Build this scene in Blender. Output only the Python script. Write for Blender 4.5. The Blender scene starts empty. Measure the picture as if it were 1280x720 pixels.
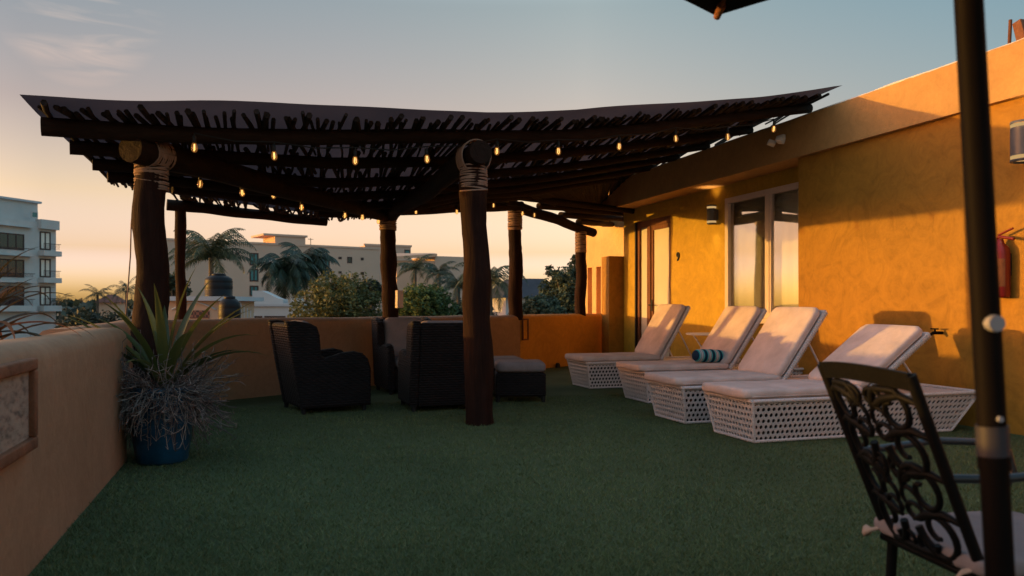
import bpy, bmesh, math, random
from mathutils import Vector, Matrix, noise
R = math.radians
SC = bpy.context.scene
COL = SC.collection
rnd = random.Random(7)

# ------------------------------------------------------------------ camera frame (used to survey positions)
TH = R(17.5); CT, ST = math.cos(TH), math.sin(TH)
EYE = 1.15; FPX = 1000.0; HZ = 382.0

def cam2w(xc, z, h):
    return Vector((xc * CT + z * ST, -xc * ST + z * CT, h))

def at(px, py, z):
    return cam2w((px - 640) / FPX * z, z, EYE + (HZ - py) / FPX * z)

# ------------------------------------------------------------------ mesh builder
class MB:
    def __init__(s):
        s.v = []; s.f = []; s.sm = []

    def add(s, vs, fs, smooth=False):
        b = len(s.v)
        s.v.extend(tuple(v) for v in vs)
        s.f.extend(tuple(i + b for i in f) for f in fs)
        s.sm.extend([smooth] * len(fs))
        return s

    def box(s, x0, x1, y0, y1, z0, z1):
        vs = [(x, y, z) for x in (x0, x1) for y in (y0, y1) for z in (z0, z1)]
        return s.add(vs, [(0, 1, 3, 2), (4, 6, 7, 5), (0, 4, 5, 1), (2, 3, 7, 6), (0, 2, 6, 4), (1, 5, 7, 3)])

    def boxm(s, sx, sy, sz, M, bevel=0.0, seg=2, smooth=True):
        bm = bmesh.new()
        bmesh.ops.create_cube(bm, size=1)
        for v in bm.verts:
            v.co = Vector((v.co.x * sx, v.co.y * sy, v.co.z * sz))
        if bevel > 0:
            bmesh.ops.bevel(bm, geom=bm.edges[:], offset=bevel, segments=seg, affect='EDGES', profile=.5)
        return s.bm(bm, M, smooth and bevel > 0)

    def bm(s, bm, M=Matrix(), smooth=False):
        bm.verts.index_update()
        s.add([M @ v.co for v in bm.verts], [tuple(v.index for v in f.verts) for f in bm.faces], smooth)
        bm.free()
        return s

    def tube(s, pts, rad, seg=8, cap=True, smooth=True, flat=1.0):
        pts = [Vector(p) for p in pts]
        n = len(pts)
        if not hasattr(rad, '__len__'):
            rad = [rad] * n
        T = []
        for i in range(n):
            t = pts[min(i + 1, n - 1)] - pts[max(i - 1, 0)]
            T.append(t.normalized() if t.length > 1e-9 else Vector((0, 0, 1)))
        up = Vector((0, 0, 1)) if abs(T[0].z) < .9 else Vector((1, 0, 0))
        a = T[0].cross(up).normalized()
        vs = []
        for i in range(n):
            a = (a - T[i] * a.dot(T[i]))
            a = a.normalized() if a.length > 1e-6 else T[i].orthogonal().normalized()
            b = T[i].cross(a)
            for k in range(seg):
                w = 2 * math.pi * k / seg
                vs.append(pts[i] + (a * math.cos(w) + b * math.sin(w) * flat) * rad[i])
        fs = []
        for i in range(n - 1):
            for k in range(seg):
                k2 = (k + 1) % seg
                fs.append((i * seg + k, i * seg + k2, (i + 1) * seg + k2, (i + 1) * seg + k))
        s.add(vs, fs, smooth)
        if cap:
            s.add(vs[:seg], [tuple(range(seg))[::-1]])
            s.add(vs[-seg:], [tuple(range(seg))])
        return s

    def lathe(s, prof, c=(0, 0, 0), seg=24, smooth=True, M=None):
        c = Vector(c); vs = []
        for r, z in prof:
            for k in range(seg):
                w = 2 * math.pi * k / seg
                p = Vector((r * math.cos(w), r * math.sin(w), z))
                vs.append((M @ p if M else p) + c)
        fs = []
        for i in range(len(prof) - 1):
            for k in range(seg):
                k2 = (k + 1) % seg
                fs.append((i * seg + k, i * seg + k2, (i + 1) * seg + k2, (i + 1) * seg + k))
        return s.add(vs, fs, smooth)

    def grid(s, f, nu, nv, smooth=True):
        vs = [f(i / nu, j / nv) for i in range(nu + 1) for j in range(nv + 1)]
        fs = [(i * (nv + 1) + j, (i + 1) * (nv + 1) + j, (i + 1) * (nv + 1) + j + 1, i * (nv + 1) + j + 1)
              for i in range(nu) for j in range(nv)]
        return s.add(vs, fs, smooth)

    def prism(s, poly, y0, y1, M=Matrix()):
        """poly: list of (x,z), extruded along y"""
        n = len(poly)
        vs = [M @ Vector((x, y0, z)) for x, z in poly] + [M @ Vector((x, y1, z)) for x, z in poly]
        fs = [tuple(range(n)), tuple(range(2 * n - 1, n - 1, -1))]
        fs += [(i, i + n, (i + 1) % n + n, (i + 1) % n) for i in range(n)]
        return s.add(vs, fs)

    def build(s, name, m, parent=None, world=True):
        me = bpy.data.meshes.new(name)
        off = Vector((0, 0, 0))
        if parent is not None and world:
            p = parent
            while p is not None:
                off += p.location; p = p.parent
        me.from_pydata([(x - off.x, y - off.y, z - off.z) for x, y, z in s.v] if off.length else s.v, [], s.f)
        me.polygons.foreach_set('use_smooth', s.sm)
        me.materials.append(m)
        me.update()
        o = bpy.data.objects.new(name, me)
        COL.objects.link(o)
        if parent is not None:
            o.parent = parent
        return o

def tag(o, label=None, cat=None, group=None, kind=None):
    for k, v in (('label', label), ('category', cat), ('group', group), ('kind', kind)):
        if v: o[k] = v
    return o

def thing(name, label, cat, loc=(0, 0, 0), rz=0, group=None):
    o = bpy.data.objects.new(name, None)
    COL.objects.link(o)
    o.location = loc; o.rotation_euler = (0, 0, rz); o.empty_display_size = .2
    return tag(o, label, cat, group)

def dup(root, loc, rz, label, group=None):
    r = root.copy(); COL.objects.link(r); r.location = loc; r.rotation_euler = (0, 0, rz)
    r['label'] = label
    for ch in list(root.children):
        c = ch.copy(); COL.objects.link(c); c.parent = r
        for g in list(ch.children):
            d = g.copy(); COL.objects.link(d); d.parent = c
    return r

# ------------------------------------------------------------------ materials
class NT:
    def __init__(s, name):
        s.m = bpy.data.materials.new(name); s.m.use_nodes = True
        s.t = s.m.node_tree
        s.b = s.t.nodes['Principled BSDF']; s.out = s.t.nodes['Material Output']
    def n(s, typ, **kw):
        x = s.t.nodes.new(typ)
        for k, v in kw.items():
            if k.startswith('i_'):
                key = k[2:]
                key = int(key) if key.isdigit() else key.replace('_', ' ')
                x.inputs[key].default_value = v
            else:
                setattr(x, k, v)
        return x
    def l(s, a, b): s.t.links.new(a, b)
    def coord(s, scale=(1, 1, 1), out='Object'):
        tc = s.n('ShaderNodeTexCoord'); mp = s.n('ShaderNodeMapping')
        mp.inputs['Scale'].default_value = scale
        s.l(tc.outputs[out], mp.inputs[0])
        return mp.outputs[0]
    def noise(s, vec, scale, detail=5, rough=.6, dist=0):
        x = s.n('ShaderNodeTexNoise'); x.inputs['Scale'].default_value = scale; x.inputs['Detail'].default_value = detail
        x.inputs['Roughness'].default_value = rough; x.inputs['Distortion'].default_value = dist
        if vec is not None: s.l(vec, x.inputs['Vector'])
        return x.outputs[0]
    def ramp(s, fac, stops):
        x = s.n('ShaderNodeValToRGB'); e = x.color_ramp.elements
        while len(e) < len(stops): e.new(.5)
        for el, (p, c) in zip(e, stops):
            el.position = p; el.color = (*c, 1)
        s.l(fac, x.inputs[0])
        return x.outputs[0]
    def mix(s, fac, a, b, mode='MIX'):
        x = s.n('ShaderNodeMix', data_type='RGBA', blend_type=mode)
        for i, v in ((0, fac), (6, a), (7, b)):
            if hasattr(v, 'links'): s.l(v, x.inputs[i])
            else: x.inputs[i].default_value = (*v, 1) if isinstance(v, tuple) else v
        return x.outputs[2]
    def math(s, op, a, b=0.0):
        x = s.n('ShaderNodeMath', operation=op)
        for i, v in ((0, a), (1, b)):
            if hasattr(v, 'links'): s.l(v, x.inputs[i])
            else: x.inputs[i].default_value = v
        return x.outputs[0]
    def bump(s, h, strength, dist=.01, prev=None):
        x = s.n('ShaderNodeBump'); x.inputs['Strength'].default_value = strength; x.inputs['Distance'].default_value = dist
        s.l(h, x.inputs['Height'])
        if prev is not None: s.l(prev, x.inputs['Normal'])
        s.l(x.outputs[0], s.b.inputs['Normal'])
        return x.outputs[0]
    def color(s, c):
        if hasattr(c, 'links'): s.l(c, s.b.inputs['Base Color'])
        else: s.b.inputs['Base Color'].default_value = (*c, 1)
    def rough(s, r, spec=None):
        s.b.inputs['Roughness'].default_value = r
        if spec is not None: s.b.inputs['Specular IOR Level'].default_value = spec

def vary(c, k):
    return tuple(max(0, min(1, x * k)) for x in c)

def mat(name, col, rough=.8, var=.18, scale=5, bump=0, bscale=60, metal=0, spec=.3, stretch=(1, 1, 1), bdist=.01):
    t = NT(name)
    v = t.coord(stretch)
    n = t.noise(v, scale, 6)
    t.color(t.ramp(n, [(.3, vary(col, 1 - var)), (.7, vary(col, 1 + var))]))
    t.rough(rough, spec); t.b.inputs['Metallic'].default_value = metal
    if bump: t.bump(t.noise(v, bscale, 4), bump, bdist)
    return t.m

def stucco(name, col, dark=.78, light=1.15, swirl=True, worn=None):
    t = NT(name)
    v = t.coord()
    big = t.noise(v, .9, 4, .55, .6)
    sw = t.noise(v, 3.2, 8, .62, 2.6)
    fine = t.noise(v, 34, 4, .6)
    c1 = t.ramp(sw, [(.32, vary(col, dark)), (.52, col), (.72, vary(col, light))])
    c2 = t.ramp(big, [(.3, (.86, .84, .8)), (.7, (1.06, 1.05, 1.03))])
    c = t.mix(1.0, c1, c2, 'MULTIPLY')
    c = t.mix(.22, c, t.ramp(fine, [(.3, (.7, .7, .7)), (.7, (1.2, 1.2, 1.2))]), 'MULTIPLY')
    if worn:       # pale chipped edge along the top
        z0, wc = worn
        sep = t.n('ShaderNodeSeparateXYZ'); g = t.n('ShaderNodeNewGeometry')
        t.l(g.outputs['Position'], sep.inputs[0])
        h = t.math('ADD', sep.outputs[2], t.math('MULTIPLY', t.noise(v, 5, 6, .7), .05))
        k = t.math('GREATER_THAN', h, z0)
        c = t.mix(t.math('MULTIPLY', k, .75), c, wc)
    t.color(c); t.rough(.72, .25)
    b = t.bump(t.noise(v, 2.6, 7, .6, 2.4), .25, .03)
    t.bump(fine, .25, .006, b)
    return t.m

def wood(name, col, var=.4, rough=.75, grain=(14, 14, 1.2), spec=.25):
    t = NT(name)
    v = t.coord(grain)
    n = t.noise(v, 1.6, 8, .65, .7)
    v2 = t.coord()
    big = t.noise(v2, 2.2, 3)
    c = t.ramp(n, [(.25, vary(col, 1 - var)), (.55, col), (.8, vary(col, 1 + var))])
    c = t.mix(.5, c, t.ramp(big, [(.3, (.6, .58, .56)), (.7, (1.3, 1.25, 1.2))]), 'MULTIPLY')
    t.color(c); t.rough(rough, spec)
    t.bump(n, .8, .02)
    return t.m

def weave(name, col, k=70.0, kz=120.0, rough=.55, strength=.9):
    """flat strip weave: horizontal strands passing over and under"""
    t = NT(name)
    tc = t.n('ShaderNodeTexCoord'); sp = t.n('ShaderNodeSeparateXYZ'); t.l(tc.outputs['Object'], sp.inputs[0])
    u = t.math('ADD', sp.outputs[0], sp.outputs[1])
    a = t.math('SINE', t.math('MULTIPLY', u, k))
    row = t.math('FLOOR', t.math('DIVIDE', t.math('MULTIPLY', sp.outputs[2], kz), math.pi))
    sg = t.math('SUBTRACT', t.math('MULTIPLY', t.math('MODULO', t.math('ABSOLUTE', row), 2.0), 2.0), 1.0)
    strand = t.math('ABSOLUTE', t.math('SINE', t.math('MULTIPLY', sp.outputs[2], kz)))
    h = t.math('ADD', strand, t.math('MULTIPLY', t.math('MULTIPLY', a, sg), .5))
    hn = t.math('ADD', t.math('MULTIPLY', h, .5), .25)
    n = t.noise(t.coord(), 9, 4)
    c = t.ramp(n, [(.3, vary(col, .75)), (.7, vary(col, 1.3))])
    c = t.mix(1.0, c, t.ramp(hn, [(.15, (.45, .45, .45)), (.6, (1, 1, 1)), (1, (1.25, 1.25, 1.25))]), 'MULTIPLY')
    t.color(c); t.rough(rough, .18)
    t.bump(hn, strength, .012)
    return t.m

def fabric(name, col, rough=.95, var=.08, blotch=.2):
    t = NT(name)
    v = t.coord()
    n = t.noise(v, 4, 5, .6)
    c = t.ramp(n, [(.3, vary(col, 1 - blotch)), (.7, vary(col, 1 + blotch * .5))])
    f = t.noise(v, 420, 2)
    c = t.mix(.3, c, t.ramp(f, [(.3, (.75, .75, .75)), (.7, (1.15, 1.15, 1.15))]), 'MULTIPLY')
    t.color(c); t.rough(rough, .15)
    b = t.bump(t.noise(v, 7, 3, .5, .6), .4, .04)
    t.bump(f, .2, .002, b)
    return t.m

def leafm(name, col, var=.45, trans=.25, rough=.55, alt=None):
    t = NT(name)
    g = t.n('ShaderNodeNewGeometry')
    r = g.outputs['Random Per Island']
    c = t.ramp(r, [(0, vary(col, 1 - var)), (.6, col), (1, alt or vary(col, 1 + var))])
    n = t.noise(t.coord(), .7, 3)
    c = t.mix(.6, c, t.ramp(n, [(.35, (.65, .7, .7)), (.65, (1.25, 1.2, 1.1))]), 'MULTIPLY')
    t.color(c); t.rough(rough, .3)
    tr = t.n('ShaderNodeBsdfTranslucent'); t.l(c, tr.inputs[0])
    mx = t.n('ShaderNodeMixShader', i_0=trans)
    t.l(t.b.outputs[0], mx.inputs[1]); t.l(tr.outputs[0], mx.inputs[2]); t.l(mx.outputs[0], t.out.inputs[0])
    return t.m

def glassm(name, tint=(.9, .92, .92), refl=.12, rough=.02):
    t = NT(name)
    tr = t.n('ShaderNodeBsdfTransparent'); tr.inputs[0].default_value = (*tint, 1)
    gl = t.n('ShaderNodeBsdfGlossy'); gl.inputs['Roughness'].default_value = rough
    lw = t.n('ShaderNodeLayerWeight'); lw.inputs[0].default_value = .18
    mx = t.n('ShaderNodeMixShader')
    t.l(t.math('ADD', t.math('MULTIPLY', lw.outputs[0], .6), refl), mx.inputs[0]); t.l(tr.outputs[0], mx.inputs[1]); t.l(gl.outputs[0], mx.inputs[2])
    t.l(mx.outputs[0], t.out.inputs[0])
    return t.m

def emit(name, col, k):
    t = NT(name)
    e = t.n('ShaderNodeEmission'); e.inputs[0].default_value = (*col, 1); e.inputs[1].default_value = k
    t.l(e.outputs[0], t.out.inputs[0])
    return t.m

M_wall = stucco('ochre_stucco', (.385, .19, .026), .80, 1.14)
M_doorwall = stucco('yellow_ochre_stucco', (.47, .295, .030), .86, 1.12)
M_wallhi = stucco('ochre_stucco_fascia', (.50, .29, .11), .9, 1.08, worn=(3.515, (.8, .72, .6)))
M_tan = stucco('tan_stucco', (.36, .205, .12), .9, 1.1)
M_orange = stucco('orange_parapet_stucco', (.56, .235, .028), .88, 1.12)
M_pale = stucco('pale_ochre_stucco', (.68, .42, .16), .92, 1.08)
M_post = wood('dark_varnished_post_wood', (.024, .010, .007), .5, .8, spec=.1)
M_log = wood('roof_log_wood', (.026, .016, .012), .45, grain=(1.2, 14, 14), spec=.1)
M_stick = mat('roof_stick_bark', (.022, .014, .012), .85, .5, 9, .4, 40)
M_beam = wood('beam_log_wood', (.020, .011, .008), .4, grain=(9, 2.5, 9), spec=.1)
M_rope = mat('lashing_rope', (.30, .19, .14), .9, .25, 12, .5, 160)
M_sheet = leafm('roof_sheet_membrane', (.058, .048, .060), .05, .5, .8, (.068, .057, .070))
M_turf = NT('turf_base')
_v = M_turf.coord(); _c = M_turf.ramp(M_turf.noise(_v, 160, 3, .7), [(.3, (.055, .075, .040)), (.7, (.125, .165, .085))])
_c = M_turf.mix(.7, _c, M_turf.ramp(M_turf.noise(_v, 1.3, 5), [(.3, (.75, .75, .72)), (.7, (1.25, 1.2, 1.2))]), 'MULTIPLY')
M_turf.color(_c); M_turf.rough(.95, .1); M_turf.bump(M_turf.noise(_v, 120, 4, .8), .8, .02); M_turf = M_turf.m
M_blade = leafm('turf_blade', (.128, .172, .070), .3, .25, .8, (.19, .215, .105))
M_wicker = weave('dark_brown_wicker', (.013, .0095, .010), rough=.7)
M_cane = mat('white_cane', (.66, .59, .585), .6, .2, 70, .8, 130)
M_cush = fabric('beige_cushion', (.62, .49, .455))
M_gcush = fabric('grey_cushion', (.26, .215, .215))
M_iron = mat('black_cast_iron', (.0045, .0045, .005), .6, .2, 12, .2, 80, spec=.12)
M_iron_lit = mat('lit_black_metal', (.022, .020, .024), .4, .2, 12, 0, spec=.5)  # lighter copy of the iron for the armrests, their lit look put into the colour
M_whitemetal = mat('white_painted_metal', (.70, .66, .64), .5, .06, 9)
M_pole = mat('dark_bronze_pole', (.006, .0045, .004), .6, .2, 6, spec=.05)
M_collar = mat('grey_collar_plastic', (.035, .033, .042), .5, .1, 6)
M_knob = mat('pale_grey_knob', (.28, .28, .31), .5, .1, 6)
M_canopy = fabric('dark_canopy_cloth', (.020, .017, .015))
M_pot = mat('blue_glazed_pot', (.008, .055, .11), .3, .4, 7, .35, 18, spec=.5)
M_soil = mat('potting_soil', (.03, .022, .016), 1, .3, 30, .6, 60)
M_frame = wood('carved_brown_frame', (.22, .09, .045), .3, grain=(6, 6, 6))
M_door = wood('reddish_door_wood', (.17, .060, .022), .3, .5)
M_dark = mat('black_rubber', (.012, .012, .012), .6)
M_curtain = mat('cream_curtain', (.74, .66, .57), .9, .06, 2, 0, stretch=(1, 8, .3))
M_frost = mat('cream_door_panel', (.62, .57, .47), .35, .05, 2)
M_glass = glassm('window_glass')
M_alu = mat('white_aluminium', (.62, .50, .45), .45, .06, 5)
M_sconce = mat('grey_sconce_metal', (.10, .105, .12), .4, .15, 8, spec=.5)
M_glow = emit('warm_lamp_glow', (1.0, .62, .25), .42)
M_fil = emit('bulb_filament', (1.0, .60, .22), 2.2)
M_bulb = NT('amber_bulb_glass')
_tr = M_bulb.n('ShaderNodeBsdfTransparent'); _tr.inputs[0].default_value = (.95, .75, .5, 1)
_gl = M_bulb.n('ShaderNodeBsdfGlossy'); _gl.inputs['Roughness'].default_value = .05
_em = M_bulb.n('ShaderNodeEmission'); _em.inputs[0].default_value = (1, .42, .10, 1); _em.inputs[1].default_value = .07
_mx = M_bulb.n('ShaderNodeMixShader', i_0=.12); _ad = M_bulb.n('ShaderNodeAddShader')
M_bulb.l(_tr.outputs[0], _mx.inputs[1]); M_bulb.l(_gl.outputs[0], _mx.inputs[2]); M_bulb.l(_mx.outputs[0], _ad.inputs[0])
M_bulb.l(_em.outputs[0], _ad.inputs[1]); M_bulb.l(_ad.outputs[0], M_bulb.out.inputs[0]); M_bulb = M_bulb.m
M_red = mat('extinguisher_red', (.16, .007, .008), .35, .1, 6, spec=.5)
M_white = mat('white_plastic', (.75, .73, .70), .45, .05, 8)
M_bwhite = mat('white_render_building', (.50, .475, .46), .85, .08, .5)
M_bshade = mat('offwhite_slab', (.46, .46, .48), .85, .08, .5)
M_hotel = mat('tan_render_building', (.60, .40, .30), .9, .07, .15)
M_peach = mat('peach_render_building', (.56, .36, .25), .9, .07, .3)
M_win = mat('dark_window_glass', (.015, .018, .022), .15, .3, 2, spec=.6)
M_teal = mat('teal_window_glass', (.02, .14, .15), .2, .3, 1, spec=.6)
M_brown = mat('brown_window_frame', (.06, .03, .025), .6, .2, 2)
M_greyroof = mat('dark_slate_roof', (.045, .045, .055), .8, .2, 1.5, .3, 6)
M_tile = mat('red_tile_roof', (.20, .07, .05), .85, .25, 2, .4, 8)
M_tank = mat('black_plastic_tank', (.008, .008, .010), .5, .2, 3, spec=.2)
M_lattice = NT('clay_lattice_block')
_v = M_lattice.coord((1, 1, 1)); _k = M_lattice.n('ShaderNodeTexChecker'); _k.inputs['Scale'].default_value = 9
_k.inputs[1].default_value = (.25, .09, .06, 1); _k.inputs[2].default_value = (.05, .02, .015, 1)
M_lattice.l(_v, _k.inputs[0]); M_lattice.color(_k.outputs[0]); M_lattice = M_lattice.m
M_trunk = mat('palm_trunk_bark', (.11, .085, .065), .9, .3, 3, .4, 14)
M_palm = leafm('palm_leaf', (.070, .095, .055), .45, .25, .5, (.14, .14, .075))
M_palmd = leafm('dark_palm_leaf', (.038, .062, .042), .4, .2, .5, (.080, .10, .06))
M_tree1 = leafm('olive_tree_leaf', (.105, .115, .042), .5, .28, .6, (.20, .18, .065))
M_tree2 = leafm('green_tree_leaf', (.078, .125, .042), .5, .28, .6, (.17, .20, .065))
M_tree3 = leafm('greygreen_tree_leaf', (.070, .10, .068), .5, .28, .6, (.13, .165, .105))
M_tree4 = leafm('dark_tree_leaf', (.034, .048, .034), .5, .2, .6, (.075, .085, .055))
M_agave = NT('striped_rosette_leaf')
_g = M_agave.n('ShaderNodeNewGeometry')
_c = M_agave.ramp(_g.outputs['Random Per Island'], [(0, (.030, .045, .014)), (.5, (.065, .082, .022)), (1, (.17, .155, .045))])
M_agave.color(_c); M_agave.rough(.45, .4)
_t = M_agave.n('ShaderNodeBsdfTranslucent'); M_agave.l(_c, _t.inputs[0]); _mx = M_agave.n('ShaderNodeMixShader', i_0=.25)
M_agave.l(M_agave.b.outputs[0], _mx.inputs[1]); M_agave.l(_t.outputs[0], _mx.inputs[2]); M_agave.l(_mx.outputs[0], M_agave.out.inputs[0]); M_agave = M_agave.m
M_dry = leafm('dry_trailing_stem', (.17, .135, .13), .5, .1, .9, (.38, .29, .25))
M_rust = leafm('orange_tipped_leaf', (.060, .050, .026), .5, .25, .5, (.30, .10, .035))
M_earth = mat('earth_ground', (.10, .09, .07), 1, .25, .05)

# ------------------------------------------------------------------ setting
e = MB(); e.add([(-2500, -800, -9), (2500, -800, -9), (2500, 3500, -9), (-2500, 3500, -9)], [(0, 1, 2, 3)])
tag(e.build('ground', M_earth), kind='structure')
e = MB(); e.add([(-1.4, -3, 0), (7.4, -3, 0), (7.4, 15.4, 0), (-1.4, 9.9, 0)], [(0, 1, 2, 3)])
tag(e.build('turf_floor', M_turf), kind='structure')
e = MB(); SL = [(-1.6, -3), (7.28, -3), (7.28, 16.2), (-1.6, 11.7)]
e.add([(x, y, -8.99) for x, y in SL] + [(x, y, -.05) for x, y in SL], [(3, 2, 1, 0), (4, 5, 6, 7), (0, 1, 5, 4), (1, 2, 6, 5), (2, 3, 7, 6), (3, 0, 4, 7)])
tag(e.build('terrace_slab', M_tan), kind='structure')

# grass blades on the nearer turf
bl = MB(); V = []; F = []
n = 0
random.seed(3)
while n < 150000:
    z = 3.2 + 7.5 * random.random() ** 1.7
    xc = random.uniform(-.66, .66) * z
    p = cam2w(xc, z, 0)
    if not (-.93 < p.x < 6.4) or p.y > 9.5: continue
    s = .7 + .07 * z
    h = random.uniform(.012, .026); a = random.uniform(0, 6.283); w = .0028 * s
    lx, ly = random.gauss(0, .016), random.gauss(0, .016)
    dx, dy = math.cos(a) * w, math.sin(a) * w
    b = len(V)
    V += [(p.x - dx, p.y - dy, 0), (p.x + dx, p.y + dy, 0), (p.x + lx, p.y + ly, h)]
    F.append((b, b + 1, b + 2)); n += 1
bl.v = V; bl.f = F; bl.sm = [False] * len(F)
tag(bl.build('turf_blades', M_blade), 'short green artificial grass blades covering the terrace floor', 'grass', kind='stuff')

def parapet(path, t, h, mb=None, r=.09, step=.35, seed=0):
    """wall with a rounded hand-plastered top; path along the inner face, thickness to the left of travel"""
    mb = mb or MB()
    P = [Vector((x, y)) for x, y in path]
    prof = [(0, 0), (0, .25), (0, .5), (0, h - r - .1), (0, h - r)] + [(r - r * math.cos(a), h - r + r * math.sin(a)) for a in (R(25), R(50), R(75), R(90))]
    prof += [(t - r + r * math.sin(a), h - r + r * math.cos(a)) for a in (R(0), R(30), R(60), R(90))] + [(t, -.6)]
    # dense resample
    pts = []
    for i in range(len(P) - 1):
        L = (P[i + 1] - P[i]).length; m = max(1, int(L / step))
        for k in range(m): pts.append((P[i].lerp(P[i + 1], k / m)))
    pts.append(P[-1])
    vs = []
    for i, p in enumerate(pts):
        d0 = (p - pts[i - 1]).normalized() if i else (pts[1] - p).normalized()
        d1 = (pts[i + 1] - p).normalized() if i < len(pts) - 1 else d0
        n0 = Vector((-d0.y, d0.x)); n1 = Vector((-d1.y, d1.x))
        nn = (n0 + n1).normalized(); nn = nn / max(.4, nn.dot(n0))
        for o, z in prof:
            w = noise.noise(Vector((p.x * 1.3, p.y * 1.3, z * 1.5 + seed))) * .012
            q = p + nn * (o + (w if z > .05 else 0))
            vs.append((q.x, q.y, z + (noise.noise(Vector((p.x * .9, p.y * .9, seed + 5))) * .012 if z > .6 else 0)))
    k = len(prof)
    fs = [(i * k + j, (i + 1) * k + j, (i + 1) * k + j + 1, i * k + j + 1) for i in range(len(pts) - 1) for j in range(k - 1)]
    mb.add(vs, fs, True)
    mb.add(vs[:k], [tuple(range(k))]); mb.add(vs[-k:], [tuple(range(k))[::-1]])
    return mb

o = parapet([(-.94, -3), (-.94, 6.5)], .32, .985).build('parapet_wall', M_tan)
tag(o, 'tan rendered parapet with rounded top running beside the blue flower pot and framed tile', 'wall')
o = parapet([(-1.22, 6.42), (-1.22, 9.77), (4.38, 13.40)], .30, .985, seed=3).build('parapet_wall', M_tan)
tag(o, 'brownish tan parapet behind the dark wicker armchairs', 'wall')
o = parapet([(4.383, 13.402), (6.80, 14.965)], .30, .99, seed=6).build('parapet_wall', M_orange)
tag(o, 'bright orange parapet section with small framed plaque, ending at the house', 'wall')

# ------------------------------------------------------------------ house
HO = thing('house', 'ochre stucco house with overhanging fascia, wooden door and wide white window', 'house', (7.0, 9.0, 0))
w = MB()
WX = 6.83; WB_ = 7.08
Y0, Y1, Z0, Z1 = 8.62, 10.67, 1.0, 2.755
D0, D1, DZ = 12.47, 13.84, 2.73
for y0, y1, z0, z1 in ((8.45, Y0, 0, 3.02), (Y0, Y1, 0, Z0), (Y0, Y1, Z1, 3.02), (Y1, D0, 0, 3.02), (D0, D1, DZ, 3.02), (D1, 14.35, 0, 3.02)): w.box(WX, WB_, y0, y1, z0, z1)
w.build('door_wall', M_doorwall, HO)
def wob(y, z, k=0): return noise.noise(Vector((k, y * .8, z * .8))) * .008
w = MB(); w.grid(lambda u, v: (6.45 + wob(-3 + 11.5 * u, 3.03 * v), -3 + 11.5 * u, 3.03 * v), 40, 12)
w.box(6.47, 7.2, -3, 8.5, 0, 3.02)
w.build('side_wall', M_wall, HO)
w = MB()
NY = 60
ys = [-3 + 17.45 * i / NY for i in range(NY + 1)]
zt = [3.505 + noise.noise(Vector((y * 1.7, 0, 2))) * .022 + noise.noise(Vector((y * 6, 0, 9))) * .008 for y in ys]
vs = []
for y, z in zip(ys, zt):
    vs += [(6.38, y, 3.0), (6.38, y, z - .02), (6.40, y, z), (6.85, y, z), (6.85, y, 3.0)]
fs = [(i * 5 + j, (i + 1) * 5 + j, (i + 1) * 5 + (j + 1) % 5, i * 5 + (j + 1) % 5) for i in range(NY) for j in range(5)]
w.add(vs, fs); w.add(vs[:5], [(0, 1, 2, 3, 4)]); w.add(vs[-5:], [(4, 3, 2, 1, 0)])
w.build('fascia', M_wallhi, HO)
w = MB(); w.box(6.84, 10, -3, 14.43, 3.045, 3.3); w.build('roof', M_wallhi, HO)
w = MB(); w.box(6.52, 7.2, 14.36, 14.72, 0, 2.12); w.build('low_side_wall', M_wall, HO)
w = MB()
for y0, y1 in ((14.722, 16.52), (16.78, 17.02), (17.28, 17.75)): w.box(7.3, 7.5, y0, y1, 0, 3.3)
for y0, y1 in ((16.52, 16.78), (17.02, 17.28)): w.box(7.3, 7.5, y0, y1, 0, .5); w.box(7.3, 7.5, y0, y1, 2.03, 3.3)
w.build('wing_wall', M_pale, HO)
w = MB()
for y0, y1 in ((16.52, 16.78), (17.02, 17.28)): w.box(7.44, 7.49, y0, y1, .5, 2.03)
w.build('slit_recess', M_orange, HO)
w = MB(); w.box(7.3, 10, -3, 17.7, -8.98, 0); w.box(9.9, 10, -3, 17.7, 0, 3.04); w.build('base_storeys', M_wall, HO)
# window
fr = MB()
def bar(mb, y0, y1, z0, z1, x0=6.79, x1=6.89): mb.box(x0, x1, y0, y1, z0, z1)
bar(fr, Y1 - .055, Y1 + .03, Z0 - .03, Z1 + .03); bar(fr, Y0 - .02, Y0 + .06, Z0 - .03, Z1 + .03)
bar(fr, Y0 + .06, Y1 - .055, Z0 - .03, Z0 + .05); bar(fr, Y0 + .06, Y1 - .055, Z1 - .05, Z1 + .03)
bar(fr, 9.60, 9.675, Z0 + .05, Z1 - .05, 6.795, 6.885)
bar(fr, 9.565, 9.597, Z0 + .05, Z1 - .05, 6.805, 6.875); bar(fr, 9.678, 9.71, Z0 + .05, Z1 - .05, 6.81, 6.88)
WN = fr.build('window', M_alu, HO)
g = MB(); g.box(6.84, 6.846, 9.71, Y1 - .055, Z0 + .05, Z1 - .05); g.box(6.828, 6.834, Y0 + .06, 9.565, Z0 + .05, Z1 - .05)
g.build('pane', M_glass, WN)
c = MB(); c.grid(lambda u, v: (6.93 + .012 * math.sin(u * 46) + .006 * math.sin(u * 17), Y0 + .02 + (Y1 - Y0 - .04) * u, Z0 + .01 + (Z1 - Z0 - .02) * v), 160, 2)
c.build('curtain', M_curtain, WN)
c = MB(); c.box(6.71, 6.815, Y0, Y1 + .06, Z0 - .10, Z0 - .033); c.build('sill', M_alu, WN)
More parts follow.
